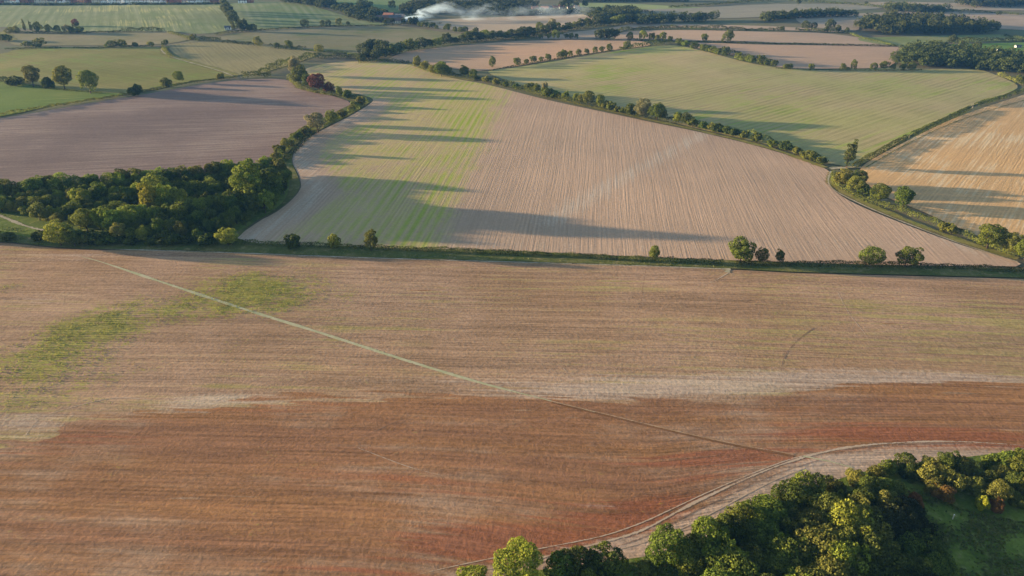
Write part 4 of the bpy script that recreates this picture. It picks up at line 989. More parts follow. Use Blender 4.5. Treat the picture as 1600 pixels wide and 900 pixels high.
tree('mid', 287, 375, 8.5, 'olive', None, group=T9, label='olive tree beside the bare trunks at the copse front', wide=.75)
tree('mid', 311, 379, 6.5, 'oak', None, group=T9, label='small green tree in the shade at the copse front', wide=.9)
tree('mid', 250, 372, 9.0, 'oak', None, group=T9, label='grey green tree left of the bare trunks', wide=.8)
tree('mid', 357, 384, 7.5, 'lime', None, group=T9, label='round bright green tree alone at the copse corner', wide=1.15)
tree('mid', -6, 374, 7, 'oak', None, group=T9, label='tree cut by the left edge below the chalky track', wide=.9)
tree('mid_shrub', 15, 376, 3.8, 'dark', None, cat='shrub', group=T9, label='low dark bush at the left edge below the chalky track', wide=1.1)
for px in (160, 172, 205, 240, 262, 275, 296, 322):
    tree('mid_shrub', px, 380.5, random.uniform(3.2, 5), 'dark', 'dark bushes in the shade along the copse foot', 'shrub', 'bushes along the copse foot', None, random.uniform(1.1, 1.5))
# bare dead trunks at the copse front
for i, (px, py, H, lb) in enumerate(((258, 372, 7.5, 'bare pale dead tree with forked top at the copse front'), (268, 372, 8, 'bare brown trunk at the copse front, left one'), (272, 372.5, 7.6, 'bare brown trunk at the copse front, right one'))):
    x, y = unproject(px, py)
    o = obj('dead_tree', trunk_mesh('dead_tree', H, 1.8, 40 + i, 5, 0.2, DEADWOOD)); o.location = (x, y, float(hterr(x, y)))
    props(o, lb, 'dead tree', 'bare trunks at the copse front')
# trees just outside the left edge of the picture, whose long shadows cross the field
for px, py, H, lb in ((-60, 372, 8, 'tree outside the left edge nearest the verge'), (-120, 368, 10, 'tree outside the left edge beside the verge'), (-200, 352, 9, 'tree far outside the left edge of the view')):
    tree('mid', px, py, H, 'oak', None, 'tree', 'trees left of the view', lb, 1.0)

# ------------------------------------------------------------------ bottom right wood
def wood_fill(poly, d, kinds, n=5000, seed=3):
    rng = np.random.default_rng(seed); P = W(poly)
    for p in sorted(poisson(P, d, rng, n), key=lambda q: -q[1]):
        px, py = project(p[0], p[1], float(hterr(*p)))
        kind, H, mats, where = kinds(px, py)
        mt = random.choice(mats)
        shr = 'shrub' in kind
        cname = {'oak': 'green', 'dark': 'dark green', 'lime': 'bright green', 'olive': 'olive', 'autumn': 'russet', 'deep': 'blackish', 'gold': 'golden', 'pale': 'pale'}[mt]
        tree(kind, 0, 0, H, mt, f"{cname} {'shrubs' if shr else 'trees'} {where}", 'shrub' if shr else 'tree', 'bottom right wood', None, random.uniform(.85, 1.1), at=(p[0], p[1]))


def k_main(px, py):
    if py < 800: return 'near_shrub' if random.random() < .55 else 'near', random.uniform(4, 6.5), ['oak', 'olive', 'oak', 'olive', 'dark'], 'along the field side of the bottom right wood'
    if px < 1240: return 'near', random.uniform(7.5, 10), ['oak', 'dark', 'oak', 'lime'], 'on the left of the bottom right wood'
    if px < 1370: return 'near', random.uniform(8, 10.5), ['oak', 'olive', 'oak', 'dark'], 'in the middle of the bottom right wood'
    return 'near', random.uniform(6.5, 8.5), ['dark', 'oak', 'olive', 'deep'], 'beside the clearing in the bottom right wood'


wood_fill([(1195, 832), (1235, 790), (1275, 778), (1330, 770), (1380, 772), (1405, 800), (1432, 838), (1455, 880), (1462, 965), (1120, 965), (1130, 915), (1160, 870)], 4.1, k_main, 6000, 3)


def k_right(px, py):
    if px < 1420: return 'near_shrub', random.uniform(3, 4.5), ['oak', 'olive', 'dark'], 'at the neck of the clearing'
    return ('near_shrub' if random.random() < .45 else 'near'), random.uniform(4.2, 6.5), ['oak', 'olive', 'olive', 'dark'], 'in the band right of the clearing'


wood_fill([(1395, 742), (1440, 736), (1500, 734), (1560, 732), (1640, 727), (1650, 800), (1620, 800), (1560, 790), (1500, 772), (1445, 757)], 3.7, k_right, 5000, 4)
T10 = 'standout trees of the bottom right wood'
for kind, px, py, H, mt, lb, w in (
        ('near', 808, 908, 10.0, 'lime', 'bright green round tree standing alone at the bottom edge', 1.0),
        ('near_shrub', 878, 899, 5.6, 'oak', 'low bush right of the bright lone tree', 1.1), ('near_shrub', 906, 897, 5.6, 'dark', 'second bush right of the bright lone tree', 1.1), ('near_shrub', 948, 893, 5.6, 'dark', 'round dark bush left of the wood edge trees', 1.0),
        ('near_shrub', 740, 911, 4.2, 'lime', 'low green bush left of the bright lone tree', 1.2), ('near_shrub', 920, 908, 4.2, 'oak', 'low bush at the bottom edge before the wood', 1.0),
        ('near', 1040, 886, 10.8, 'oak', 'tall upright tree at the left end of the bottom right wood', .8), ('near', 1068, 895, 8.5, 'oak', 'lower tree right of the tall upright one', .9),
        ('near', 1102, 874, 10.5, 'lime', 'bright crowned tree near the left end of the wood', 1.0), ('near', 1130, 862, 9.5, 'dark', 'dark tree behind the bright crowned one', .8), ('near_shrub', 1012, 900, 3.4, 'olive', 'olive bush at the foot of the tall upright tree', 1.0),
        ('near', 1152, 850, 10.0, 'oak', 'field side tree with a domed green crown', .9), ('near', 1190, 838, 9.8, 'oak', 'green tree on the slanting edge of the wood', 1.0),
        ('near', 1252, 785, 8.2, 'oak', 'domed green tree at the top of the wood edge', .95), ('near', 1222, 798, 5.6, 'dark', 'small dark pointed tree on the wood edge', .7), ('near_shrub', 1292, 764, 3.8, 'dark', 'small pointed bush above the wood edge', .7),
        ('near', 1312, 850, 11.0, 'lime', 'big fresh green tree in the middle of the wood', .85), ('near', 1305, 910, 11.0, 'lime', 'big fresh green tree at the bottom of the wood', .8),
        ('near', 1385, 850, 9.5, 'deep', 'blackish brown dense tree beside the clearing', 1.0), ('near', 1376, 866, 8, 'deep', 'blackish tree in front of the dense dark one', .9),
        ('near_shrub', 1472, 779, 4.2, 'autumn', 'russet orange bush at the edge of the clearing', .9), ('near_shrub', 1458, 772, 4.0, 'olive', 'yellowish bush left of the russet one', 1.0), ('near_shrub', 1531, 795, 4.2, 'gold', 'golden yellow narrow bush at the edge of the clearing', .6), ('near_shrub', 1553, 800, 4.0, 'autumn', 'brownish thin bush right of the golden one', .7),
        ('near', 1592, 752, 7.5, 'oak', 'big round green tree at the right edge', 1.1), ('near_shrub', 1602, 778, 4.0, 'autumn', 'russet bush cut by the right edge', .9),
        ('near_shrub', 1368, 748, 3.4, 'olive', 'olive bush on the field edge at the neck of the wood', 1.2), ('near_shrub', 1388, 738, 3.4, 'oak', 'green bush on the field edge at the neck of the wood', 1.2), ('near_shrub', 1338, 755, 3.6, 'olive', 'sunlit bush beside the end of the short pale path', 1.1), ('near_shrub', 1410, 733, 3.8, 'dark', 'dark bush where the right band of the wood begins', 1.2),
        ('near_shrub', 1400, 775, 3.8, 'olive', 'sunlit bush at the upper end of the clearing', 1.1), ('near_shrub', 1424, 790, 3.2, 'autumn', 'pale brown bush beside the dense dark tree', 1.0), ('near_shrub', 1350, 768, 3.6, 'oak', 'low bush where the short path meets the wood', 1.1)):
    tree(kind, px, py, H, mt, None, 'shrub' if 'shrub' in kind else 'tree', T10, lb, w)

# rough grass tufts
def tufts(polys, n, name, label, size=0.5, seed=9):
    rng = np.random.default_rng(seed); parts = []
    for poly, k in zip(polys, n):
        P = W(poly); x0, y0 = P.min(0); x1, y1 = P.max(0)
        X, Y = rng.uniform(x0, x1, k * 3), rng.uniform(y0, y1, k * 3)
        q = inside(P, X, Y); X, Y = X[q][:k], Y[q][:k]; m = len(X)
        # blades gather in patches
        pt = np.sin(X / 2.3 + np.sin(Y / 3.1)) + np.sin(Y / 1.9 + np.sin(X / 4.7)); kk = pt + rng.normal(0, .8, m) > -.2
        X, Y, pt = X[kk], Y[kk], pt[kk]; m = len(X)
        C = np.stack([X, Y, hterr(X, Y) + 0.2 + rng.uniform(0.0, 0.35, m) * size], 1)
        a = rng.uniform(0, 6.28, m); D = np.stack([np.cos(a), np.sin(a), np.full(m, .9)], 1)
        parts.append(leaf_quads(C, D, np.full(m, size) * rng.uniform(.6, 1.5, m), rng.random(m), np.clip(.5 + .25 * pt, 0, 1), rng))
    o = obj(name, leaf_mesh(name, parts, LM['grass'])); props(o, label, 'grass', None, 'stuff')


tufts([[(-20, 380), (60, 378), (400, 388), (800, 402), (1130, 414), (1600, 427), (1600, 433), (1130, 418), (800, 407), (400, 394), (100, 386), (-20, 379)], [(0, 352), (60, 362), (150, 370), (150, 383), (0, 376)]], [5000, 1500], 'rough_grass', 'rough grass tufts along the verge under the middle hedge', 0.45)
tufts([[(1395, 745), (1440, 770), (1500, 795), (1620, 822), (1620, 960), (1490, 960), (1470, 840), (1430, 790)], [(860, 900), (940, 885), (1030, 872), (1110, 846), (1180, 812), (1250, 775), (1180, 860), (1060, 930), (860, 930)]], [7000, 3000], 'meadow_grass', 'rough tall grass of the dark clearing beside the wood', 0.55, 10)

def regrowth(n=26000):
    rng = np.random.default_rng(21); P = W([(-40, 400), (700, 400), (700, 660), (-40, 660)]); x0, y0 = P.min(0); x1, y1 = P.max(0)
    X, Y = rng.uniform(x0, x1, n * 6), rng.uniform(y0, y1, n * 6)
    g = g_green(X, Y); v = f1_uv(X, Y)[:, 1]
    patch = np.sin(X / 3.1 + 2 * np.sin(Y / 2.3)) * np.sin(Y / 1.7 + np.sin(X / 5.3)) + 0.6 * np.sin(v * 2 * math.pi / 1.35)
    k = rng.random(len(X)) < np.clip(g - 0.3, 0, 1) * np.clip(0.45 + 0.5 * patch, 0.02, 1)
    X, Y, patch = X[k][:n], Y[k][:n], patch[k][:n]; m = len(X)
    C = np.stack([X, Y, hterr(X, Y) + 0.12 + rng.uniform(0, .12, m)], 1); a = rng.uniform(0, 6.28, m)
    D = np.stack([np.cos(a) * .8, np.sin(a) * .8, np.ones(m)], 1)
    o = obj('crop_regrowth', leaf_mesh('crop_regrowth', [leaf_quads(C, D, rng.uniform(.15, .42, m), rng.random(m), np.clip(.5 + .3 * patch, 0, 1), rng)], LM['regrowth']))
    props(o, 'patchy yellow green regrowth on the upper left of the foreground field', 'crop', None, 'stuff')


regrowth()

# ------------------------------------------------------------------ far woods read as one mass
wood_mass([(1335, 45), (1348, 37), (1400, 34), (1470, 37), (1530, 44), (1562, 49), (1540, 54), (1440, 55), (1375, 55)], 13, 'dark far wood like a long island at the upper right', seed=2)
wood_mass([(1394, 100), (1410, 88), (1440, 80), (1475, 80), (1500, 86), (1540, 90), (1600, 95), (1680, 95), (1680, 120), (1600, 118), (1560, 114), (1520, 109), (1450, 107), (1400, 104)], 11.5, 'big round dark wood at the right edge beyond the green field', seed=3, spacing=6.5, leaf=1.1, nleaf=300)
wood_mass([(1490, 8), (1520, 4), (1600, 5), (1680, 6), (1680, 10), (1600, 11.5), (1520, 12)], 13, 'dark far wood at the top right corner', seed=4, spacing=9)
wood_mass([(990, 37), (1010, 34), (1060, 32), (1120, 31), (1120, 34), (1060, 36), (1000, 40)], 11, 'dark far tree belt right of the smoky field', seed=5)
wood_mass([(1190, 29), (1240, 25), (1300, 24), (1335, 25), (1335, 27), (1300, 27), (1240, 30), (1200, 35), (1192, 36)], 9, 'hazy far tree belt below the grey field', seed=6)
wood_mass([(1375, 16), (1400, 12), (1430, 17), (1480, 18), (1480, 20), (1420, 20)], 10, 'hazy far trees beside the pale lane', seed=7, spacing=9)
wood_mass([(440, 2), (480, 2), (520, 6), (524, 14), (500, 14), (470, 8), (440, 5)], 12, 'dark wood on top of the striped hill', seed=8)
wood_mass([(520, 13), (545, 14), (575, 20), (600, 24), (598, 27), (560, 24), (525, 18)], 9, 'dark tree belt running down to the farm', seed=9)
wood_mass([(542, 22), (560, 27), (590, 33), (586, 36), (560, 32), (540, 26)], 7, 'low dark trees below the little green field', seed=19)
wood_mass([(552, 11), (565, 9), (582, 11), (580, 13), (560, 14)], 9, 'small dark wood in the hazy green field', seed=10)
wood_mass([(625, 22), (632, 14), (700, 17), (800, 19), (820, 20), (810, 25), (740, 22), (680, 20), (640, 22)], 9, 'dark tree belt behind the smoke', seed=11)
wood_mass([(640, 8), (720, 9), (800, 6), (840, 10), (830, 15), (740, 15), (640, 13)], 9, 'dark wood below the conifer rows', seed=12, spacing=8)
wood_mass([(905, 22), (930, 19), (960, 18), (990, 17), (1000, 24), (960, 30), (930, 33), (918, 27)], 8, 'hazy trees between the far village and the belt', seed=13)
wood_mass([(800, 22), (830, 20), (920, 19), (920, 21), (850, 23), (805, 25)], 6, 'trees along the front of the far village', seed=14)
wood_mass([(-60, 7), (100, 6.8), (200, 6.6), (345, 6.2), (345, 7), (200, 7.6), (0, 7.8), (-60, 8)], 1.6, 'dark bushes along the front gardens of the top left village', seed=15, spacing=6, nleaf=120)
wood_mass([(-60, -6), (100, -6), (345, -5), (460, -4), (460, -1), (345, -1), (0, -1), (-60, -1)], 9, 'trees behind the top left village', seed=16, spacing=11)
wood_mass([(880, 1), (960, -1), (1080, 1), (1080, 3), (960, 3), (900, 3)], 9, 'hazy far wood at the top edge', seed=17, spacing=11)
wood_mass([(634, 38), (644, 36), (652, 37), (650, 39), (640, 40)], 9, 'dark bushes at the foot of the smoke', seed=18, spacing=6)
# straight conifer rows near the top
rows_ = [((646 + 9 * i, 9), (644 + 8.4 * i, -4)) for i in range(9)]
for a, b in rows_:
    hedge([a, b], 5, 2.2, 'narrow straight row of dark young trees near the top edge', 'far', 1.3, 4, 'tree row', .3, 'tree_row', 'straight young tree rows', 'straight dark young tree rows near the top edge')
for px, py, H in ((612, 14, 12), (845, 16, 8), (1248, 7, 8), (1365, 31, 7), (1353, 8, 6), (1560, 24, 6), (1448, 27, 7), (884, 11.5, 12), (892, 11, 12), (900, 12, 9), (914, 11, 10), (876, 12, 9), (948, 18, 10)):
    tree('far', px, py, H, 'far', 'lone far trees in the hazy distance', 'tree', 'lone far trees', None, .95)
tree('far', 1502, 79, 9, 'far', None, 'tree', 'trees in the green paddock', 'left one of two trees standing in the vivid green paddock', .75)
tree('far', 1524, 81, 10, 'far', None, 'tree', 'trees in the green paddock', 'right one of two trees standing in the vivid green paddock', .8)
tree('far', 1486, 67, 8, 'far', None, 'tree', 'trees in the green paddock', 'dark tree behind the upper end of the paddock', 1.0)
tree('far', 1592, 133, 8, 'dark', None, 'tree', 'trees in the green paddock', 'dark tree at the right edge above the clipped hedge', .9)

# ------------------------------------------------------------------ houses
HM = {'white': plain_mat('white_render', (0.80, 0.79, 0.76), (0.72, 0.71, 0.68), .5), 'cream': plain_mat('cream_render', (0.66, 0.58, 0.46), (0.58, 0.5, 0.4), .5), 'brick': plain_mat('red_brick', (0.33, 0.15, 0.10), (0.26, 0.12, 0.08), .5),
      'tile': plain_mat('brown_roof_tiles', (0.16, 0.10, 0.08), (0.11, 0.075, 0.06), .8), 'redtile': plain_mat('red_roof_tiles', (0.30, 0.13, 0.085), (0.22, 0.10, 0.07), .8), 'slate': plain_mat('slate_roof', (0.12, 0.12, 0.135), (0.085, 0.085, 0.095), .8),
      'glass': plain_mat('window_glass', (0.03, 0.035, 0.045), (0.02, 0.025, 0.03), .5, .15), 'steel': plain_mat('barn_sheeting', (0.46, 0.44, 0.42), (0.38, 0.37, 0.36), .5)}


def bx(x0, x1, y0, y1, z0, z1):
    V = [(x, y, z) for z in (z0, z1) for y in (y0, y1) for x in (x0, x1)]
    return V, [(0, 2, 3, 1), (4, 5, 7, 6), (0, 1, 5, 4), (2, 6, 7, 3), (0, 4, 6, 2), (1, 3, 7, 5)]


def pyd(name, parts, mat):
    V, F = [], []
    for v, f in parts:
        b = len(V); V += v; F += [tuple(i + b for i in q) for q in f]
    me = bpy.data.meshes.new(name); me.from_pydata(V, [], F); me.materials.append(mat); me.update()
    return me


def house(px, py, w, d, h, rh, wall, roof, rz, plural, group, cat='house', label=None, name='house', chimney=True, at=None):
    x, y = at or unproject(px, py); o = empty(name, (x, y, float(hterr(x, y))), R(rz))
    V, F = bx(-w / 2, w / 2, -d / 2, d / 2, -1, h)
    V += [(-w / 2, 0, h + rh * .97), (w / 2, 0, h + rh * .97)]; F = [f for f in F if f != (4, 5, 7, 6)] + [(4, 8, 6), (5, 7, 9)]
    obj('wall', pyd('wall', [(V, F)], HM[wall]), o)
    e, t = .35, .25; yo = d / 2 + e; zo = h - e * rh / (d / 2)
    pts = [(-yo, zo), (0, h + rh), (yo, zo), (yo, zo + t), (0, h + rh + t), (-yo, zo + t)]
    RV = [(sx * (w / 2 + e), a, b) for sx in (-1, 1) for a, b in pts]
    RF = [(0, 1, 7, 6), (1, 2, 8, 7), (2, 3, 9, 8), (3, 4, 10, 9), (4, 5, 11, 10), (5, 0, 6, 11), (0, 5, 4, 1), (1, 4, 3, 2), (6, 7, 10, 11), (7, 8, 9, 10)]
    rf = obj('roof', pyd('roof', [(RV, RF)], HM[roof]), o)
    if chimney: obj('chimney', pyd('chimney', [bx(w * .28, w * .28 + .9, -.4, .4, h + rh * .5, h + rh + 1.2)], HM['brick']), rf)
    for fx in (-.3, .3):
        obj('window', pyd('window', [bx(fx * w - .6, fx * w + .6, -d / 2 - .04, -d / 2 + .1, h * z, h * z + 1.2) for z in (.18, .62)], HM['glass']), o)
    obj('door', pyd('door', [bx(-.5, .5, -d / 2 - .04, -d / 2 + .1, 0, 2.1)], HM['slate']), o)
    props(o, label, cat, group); THINGS.append((o, label, plural, project(x, y, 0)[0]))
    return o


for i, px in enumerate(np.arange(-8, 348, 11.5)):
    wl = random.choice(['white', 'white', 'cream', 'brick', 'brick'])
    seg = 'left of the thin poplars' if px < 55 else 'above the reddish lone tree' if px < 150 else 'in the middle of the top left village' if px < 250 else 'beside the tall dark tree row'
    house(px + random.uniform(-2, 2), random.uniform(4.6, 6.0), random.uniform(8, 14), 8, random.uniform(4.6, 5.6), random.uniform(2.4, 3.2), wl, random.choice(['tile', 'tile', 'slate', 'redtile']), random.uniform(-14, 14),
          {'white': 'white', 'cream': 'cream', 'brick': 'brick'}[wl] + ' houses ' + seg, 'houses of the top left village')
for i, px in enumerate(np.arange(0, 350, 16)):
    wl = random.choice(['white', 'cream', 'brick'])
    house(px + random.uniform(-3, 3), random.uniform(1.2, 3.0), random.uniform(9, 15), 8, 5.2, 2.8, wl, random.choice(['tile', 'slate', 'redtile']), random.uniform(-20, 20),
          {'white': 'white', 'cream': 'cream', 'brick': 'brick'}[wl] + ' houses in the back row of the top left village', 'houses of the top left village')
house(380, 4.6, 13, 8, 4, 2, 'white', 'slate', 5, None, 'houses of the top left village', label='white house alone right of the tall dark tree row')
house(391, 4.2, 9, 8, 5, 2.5, 'brick', 'slate', -5, None, 'houses of the top left village', label='dark brick house farthest right in the top left village')
for px, py, w, wl, rf, lb in ((836, 19, 9, 'brick', 'redtile', 'leftmost red roofed house of the far smoky village'), (851, 19, 11, 'cream', 'redtile', 'cream house second from the left in the smoky village'), (860, 18.5, 8, 'white', 'slate', 'white house in the smoky village'),
                              (870, 18, 13, 'brick', 'redtile', 'long red roofed house of the smoky village'), (878, 19, 8, 'white', 'tile', 'small white gabled house of the smoky village'), (893, 19, 13, 'cream', 'tile', 'cream house under the tall village trees'), (901, 19.5, 9, 'white', 'tile', 'rightmost white house of the smoky village'), (843, 21, 8, 'white', 'tile', 'small white cottage at the front of the smoky village')):
    house(px, py, w, 8, 5, 3, wl, rf, random.uniform(-25, 25), None, 'houses of the smoky village', label=lb)
for px, py, w, wl, rf, lb, h in ((600, 32, 22, 'brick', 'tile', 'long low red barn at the farm', 4), (608, 29.5, 14, 'brick', 'redtile', 'red roofed farmhouse behind the long barn', 5), (618, 33, 16, 'brick', 'slate', 'dark roofed barn in the middle of the farm', 5), (626, 31, 14, 'cream', 'slate', 'pale walled farm building right of the dark barn', 4.5), (620, 35.5, 10, 'cream', 'tile', 'small pale shed at the front of the farm', 3)):
    house(px, py, w, 9, h, 2.6, wl, rf, random.uniform(-20, 20), None, 'buildings of the farm', 'barn' if 'house' not in lb else 'house', lb, 'barn', False)
for px, py in ((592, 31), (597, 35), (606, 36), (613, 36.5), (630, 36), (612, 26), (604, 25)):
    tree('far', px, py, random.uniform(5, 8), 'far', 'trees around the farm buildings', 'tree', 'farm trees', None, 1.0)
house(356.5, 46.5, 7, 5, 3, 1.4, 'white', 'slate', 15, None, None, 'shed', 'small white shed at the foot of the tall dark row', 'shed', False)
house(1590, 74.5, 6, 3, 2.0, .6, 'steel', 'slate', 8, None, 'white sheds in the paddock', 'shed', 'right pale shed in the vivid green paddock', 'shed', False)
house(1561, 80, 4, 2.5, 1.8, .5, 'steel', 'slate', -10, None, 'white sheds in the paddock', 'shed', 'left pale shed in the vivid green paddock', 'shed', False)
house(938, 25.5, 20, 9, 3.5, 2, 'brick', 'tile', 4, None, None, 'barn', 'long low brown barn beside the far belt', 'barn', False)
# white marker post in the clearing
x, y = unproject(1488, 812)
po = empty('marker_post', (x, y, float(hterr(x, y))))
obj('post', pyd('post', [bx(-.07, .07, -.07, .07, -.3, 1.5)], HM['cream']), po); obj('cap', pyd('cap', [bx(-.1, .1, -.1, .1, 1.5, 1.62)], HM['white']), po)
props(po, 'pale marker post standing in the dark clearing', 'post')


# gates in the hedge gaps
def gate(px, py, rz, label):
    x, y = unproject(px, py); o = empty('field_gate', (x, y, float(hterr(x, y))), R(rz)); wd = plain_mat('weathered_timber', (0.26, 0.22, 0.17), (0.19, 0.16, 0.12), 1.0)
    obj('gate_panel', pyd('gate_panel', [bx(-1.6, 1.6, -.03, .03, z, z + .1) for z in (.25, .5, .75, 1.0, 1.22)] + [bx(s - .05, s + .05, -.035, .035, .2, 1.35) for s in (-1.5, 0, 1.5)], wd), o)
    for s in (-1.85, 1.85): obj('gate_post', pyd('gate_post', [bx(s - .1, s + .1, -.1, .1, -.3, 1.5)], wd), o)
    props(o, label, 'gate', 'field gates')


gate(1420, 215.5, 55, 'pale wooden gate in the nearer gap of the clipped hedge')
gate(1519, 169, 50, 'pale wooden gate in the farther gap of the clipped hedge')

# ------------------------------------------------------------------ smoke
def smoke():
    x0, y0 = unproject(631, 34); xe = x0 + 265
    n, seg = 40, 14; V, F = [], []
    rng = np.random.default_rng(2)
    zb = float(hterr(x0, y0))
    def axis(t): return np.array([x0 + 265 * t, y0 + 40 * t, zb + 1.5 + 9 * (1 - math.exp(-t * 11)) - 4 * t + 5 * math.exp(-((t - .2) / .09) ** 2)])
    def rad(t): return (2.6 + 10.5 * (1 - math.exp(-t * 9))) * (1 if t < .85 else max(.25, 1 - (t - .85) * 5))
    for i in range(n + 1):
        t = i / n; c = axis(t); r = rad(t)
        for k in range(seg):
            a = 2 * math.pi * k / seg; q = r * (1 + .12 * math.sin(3 * a + i * .9) + .1 * math.sin(i * 1.7 + a))
            V.append((c[0], c[1] + q * 1.5 * math.cos(a), max(zb + .4, c[2] + q * math.sin(a))))
    for i in range(n):
        for k in range(seg):
            F.append((i * seg + k, i * seg + (k + 1) % seg, (i + 1) * seg + (k + 1) % seg, (i + 1) * seg + k))
    F.append(tuple(range(seg))[::-1]); F.append(tuple(n * seg + k for k in range(seg)))
    m, nt = new_mat('smoke'); T = NT(nt)
    pos = T.n('ShaderNodeNewGeometry').outputs['Position']
    sep = T.n('ShaderNodeSeparateXYZ'); T.put(sep.inputs[0], pos)
    t = T.math('DIVIDE', T.math('SUBTRACT', sep.outputs[0], x0), 265.0)
    ex = lambda k: T.math('SUBTRACT', 1.0, T.math('POWER', 2.71828, T.math('MULTIPLY', t, -k)))
    cz = T.math('ADD', T.math('ADD', zb + 1.5, T.math('MULTIPLY', ex(11), 9.0)), T.math('MULTIPLY', t, -4.0))
    tg = T.math('DIVIDE', T.math('SUBTRACT', t, 0.2), 0.09)
    cz = T.math('ADD', cz, T.math('MULTIPLY', T.math('POWER', 2.71828, T.math('MULTIPLY', T.math('MULTIPLY', tg, tg), -1.0)), 5.0))
    cy = T.math('ADD', y0, T.math('MULTIPLY', t, 40.0))
    rr = T.math('ADD', 2.6, T.math('MULTIPLY', ex(9), 10.5))
    dy = T.math('DIVIDE', T.math('SUBTRACT', sep.outputs[1], cy), 1.5); dz = T.math('SUBTRACT', sep.outputs[2], cz)
    rad_ = T.math('SQRT', T.math('ADD', T.math('MULTIPLY', dy, dy), T.math('MULTIPLY', dz, dz)))
    q = T.math('SUBTRACT', 1.0, T.math('DIVIDE', rad_, rr))
    nz = T.noise(T.scale(pos, (0.035, 0.05, 0.075)), 1.0, 5, 0.62, 0.6)
    d = T.math('ADD', q, T.math('MULTIPLY', T.math('SUBTRACT', nz, 0.55), 5.0))
    d = T.math('ADD', d, T.math('MULTIPLY', T.math('POWER', 2.71828, T.math('MULTIPLY', t, -25.0)), 1.6))
    d = T.ramp(d, 0.0, 0.9)
    fall = T.math('ADD', T.math('MULTIPLY', T.math('POWER', 2.71828, T.math('MULTIPLY', t, -18.0)), 0.32), T.math('MULTIPLY', T.math('POWER', 2.71828, T.math('MULTIPLY', t, -1.7)), 0.04))
    dens = T.math('MULTIPLY', d, fall)
    v = T.n('ShaderNodeVolumePrincipled'); v.inputs['Color'].default_value = (0.68, 0.84, 1, 1); T.put(v.inputs['Density'], dens); v.inputs['Anisotropy'].default_value = 0.1
    o = T.n('ShaderNodeOutputMaterial'); nt.links.new(v.outputs[0], o.inputs['Volume'])
    me = pyd('smoke_plume', [(V, F)], m)
    props(obj('smoke_plume', me), 'white smoke drifting right from a bonfire at the farm', 'smoke', None, 'stuff')


smoke()


def haze(density):
    m, nt = new_mat('haze_air'); v = nt.nodes.new('ShaderNodeVolumePrincipled')
    v.inputs['Color'].default_value = (0.13, 0.40, 1.0, 1); v.inputs['Density'].default_value = density; v.inputs['Anisotropy'].default_value = 0.0
    o = nt.nodes.new('ShaderNodeOutputMaterial'); nt.links.new(v.outputs[0], o.inputs['Volume'])
    me = pyd('haze', [bx(-6200, 6200, -3200, 9200, -12, 124)], m)
    props(obj('haze', me), 'thin blue evening haze filling the whole valley', 'haze', None, 'stuff')


haze(0.00006)

# ------------------------------------------------------------------ the 300 trees that show largest stay objects, the rest is one mass
def merge_small(limit=298):
    L = [t for t in THINGS if t[0].get('category') == 'tree' and t[0].children]
    L.sort(key=lambda t: -t[0].scale[2] * max(v[2] for v in t[0].children[0].bound_box) / math.hypot(t[0].location[0], t[0].location[1]))
    rest = L[limit:]
    print('TREES', len(L), 'merged', len(rest))
    off = 0
    Vs, Fs, A, B, M, mats = [], [], [], [], [], []
    for o, lb, pl, px in rest:
        c = [k for k in o.children if k.name.startswith('crown')][0]; me = c.data
        n = len(me.vertices); v = np.empty(n * 3, np.float32); me.vertices.foreach_get('co', v); v = v.reshape(n, 3) * np.array(o.scale)
        z = o.rotation_euler[2]; cs, sn = math.cos(z), math.sin(z)
        v = np.stack([v[:, 0] * cs - v[:, 1] * sn, v[:, 0] * sn + v[:, 1] * cs, v[:, 2]], 1) + np.array(o.location)
        a = np.empty(n, np.float32); me.attributes['leaf_tone'].data.foreach_get('value', a)
        b = np.empty(n, np.float32); me.attributes['clump_tone'].data.foreach_get('value', b)
        mt = c.material_slots[0].material
        if mt not in mats: mats.append(mt)
        Vs.append(v); Fs.append(np.arange(n).reshape(-1, 4) + off); off += n; A.append(a); B.append(np.full(n, random.random()) * .5 + b * .5); M.append(np.full(n // 4, mats.index(mt)))
        for k in list(o.children): bpy.data.objects.remove(k)
        THINGS.remove((o, lb, pl, px)); bpy.data.objects.remove(o)
    if rest:
        me = mesh_np('far_trees', np.concatenate(Vs), np.concatenate(Fs), mats, attrs={'leaf_tone': np.concatenate(A), 'clump_tone': np.concatenate(B)}, fmat=np.concatenate(M))
        props(obj('far_trees', me), 'small far trees scattered along the distant hedges and belts', 'trees', None, 'stuff')


merge_small()

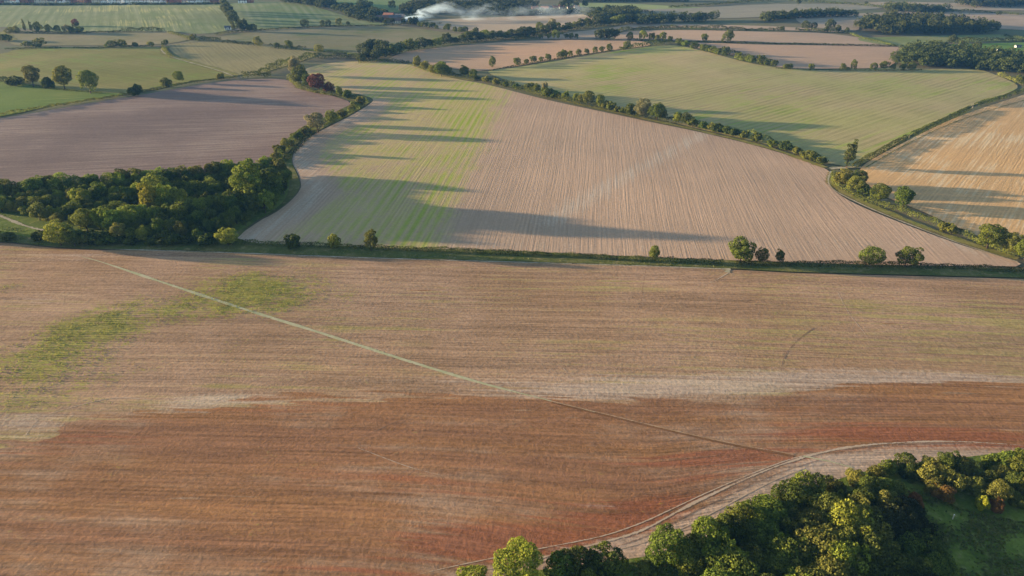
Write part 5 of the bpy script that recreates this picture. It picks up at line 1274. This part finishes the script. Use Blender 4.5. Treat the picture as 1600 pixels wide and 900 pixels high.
# ------------------------------------------------------------------ tell repeats apart by their order in the row
ORD = ['first', 'second', 'third', 'fourth', 'fifth', 'sixth', 'seventh', 'eighth', 'ninth', 'tenth', 'eleventh', 'twelfth', 'thirteenth', 'fourteenth', 'fifteenth', 'sixteenth', 'seventeenth', 'eighteenth', 'nineteenth', 'twentieth']
rowsd = {}
for o, lb, pl, px in THINGS:
    if lb is None and pl: rowsd.setdefault(pl, []).append((px, o))
for pl, L in rowsd.items():
    L.sort(key=lambda t: t[0])
    for i, (_, o) in enumerate(L):
        pl = pl.replace('along the field side of the bottom right wood', 'on the field side of the right wood')
        if len(L) == 1: o['label'] = 'only one of the ' + pl
        elif i == 0: o['label'] = 'leftmost of the ' + pl
        elif i == len(L) - 1: o['label'] = 'rightmost of the ' + pl
        elif i < len(ORD): o['label'] = ORD[i] + ' from left of the ' + pl
        else: o['label'] = 'one of the crowded ' + pl

# ------------------------------------------------------------------ light, sky, camera
EL, AZ = 6.3, -80.5
sd = Vector((math.sin(R(AZ)) * math.cos(R(EL)), math.cos(R(AZ)) * math.cos(R(EL)), math.sin(R(EL))))
L = bpy.data.lights.new('sun', 'SUN'); L.energy = 5.0; L.angle = R(1.0); L.color = (1.0, 0.77, 0.48)
so = link(bpy.data.objects.new('sun', L)); so.rotation_euler = (-sd).to_track_quat('-Z', 'Y').to_euler()
wd = bpy.data.worlds.new('World'); scene.world = wd; wd.use_nodes = True
nt = wd.node_tree; bg = nt.nodes['Background']
sky = nt.nodes.new('ShaderNodeTexSky'); sky.sky_type = 'NISHITA'; sky.sun_disc = False
sky.sun_elevation = R(EL); sky.sun_rotation = R(AZ) % (2 * math.pi); sky.altitude = 100; sky.dust_density = 0.4; sky.ozone_density = 1.2; sky.air_density = 1.0
nt.links.new(sky.outputs[0], bg.inputs[0]); bg.inputs[1].default_value = 0.10

cam = bpy.data.cameras.new('camera'); cam.sensor_width = 36; cam.lens = 36 * FPX / 1600; cam.clip_end = 20000; cam.clip_start = 0.5
co = link(bpy.data.objects.new('camera', cam)); co.location = (0, 0, CAM_H); co.rotation_euler = (R(90 - PITCH), 0, 0)
scene.camera = co
vs = scene.view_settings
vs.view_transform = 'Standard'; vs.look = 'None'; vs.gamma = 1; vs.use_curve_mapping = False; vs.exposure = 1.95
scene.cycles.use_denoising = True; scene.cycles.max_bounces = 6; scene.cycles.volume_bounces = 1; scene.cycles.volume_max_steps = 256
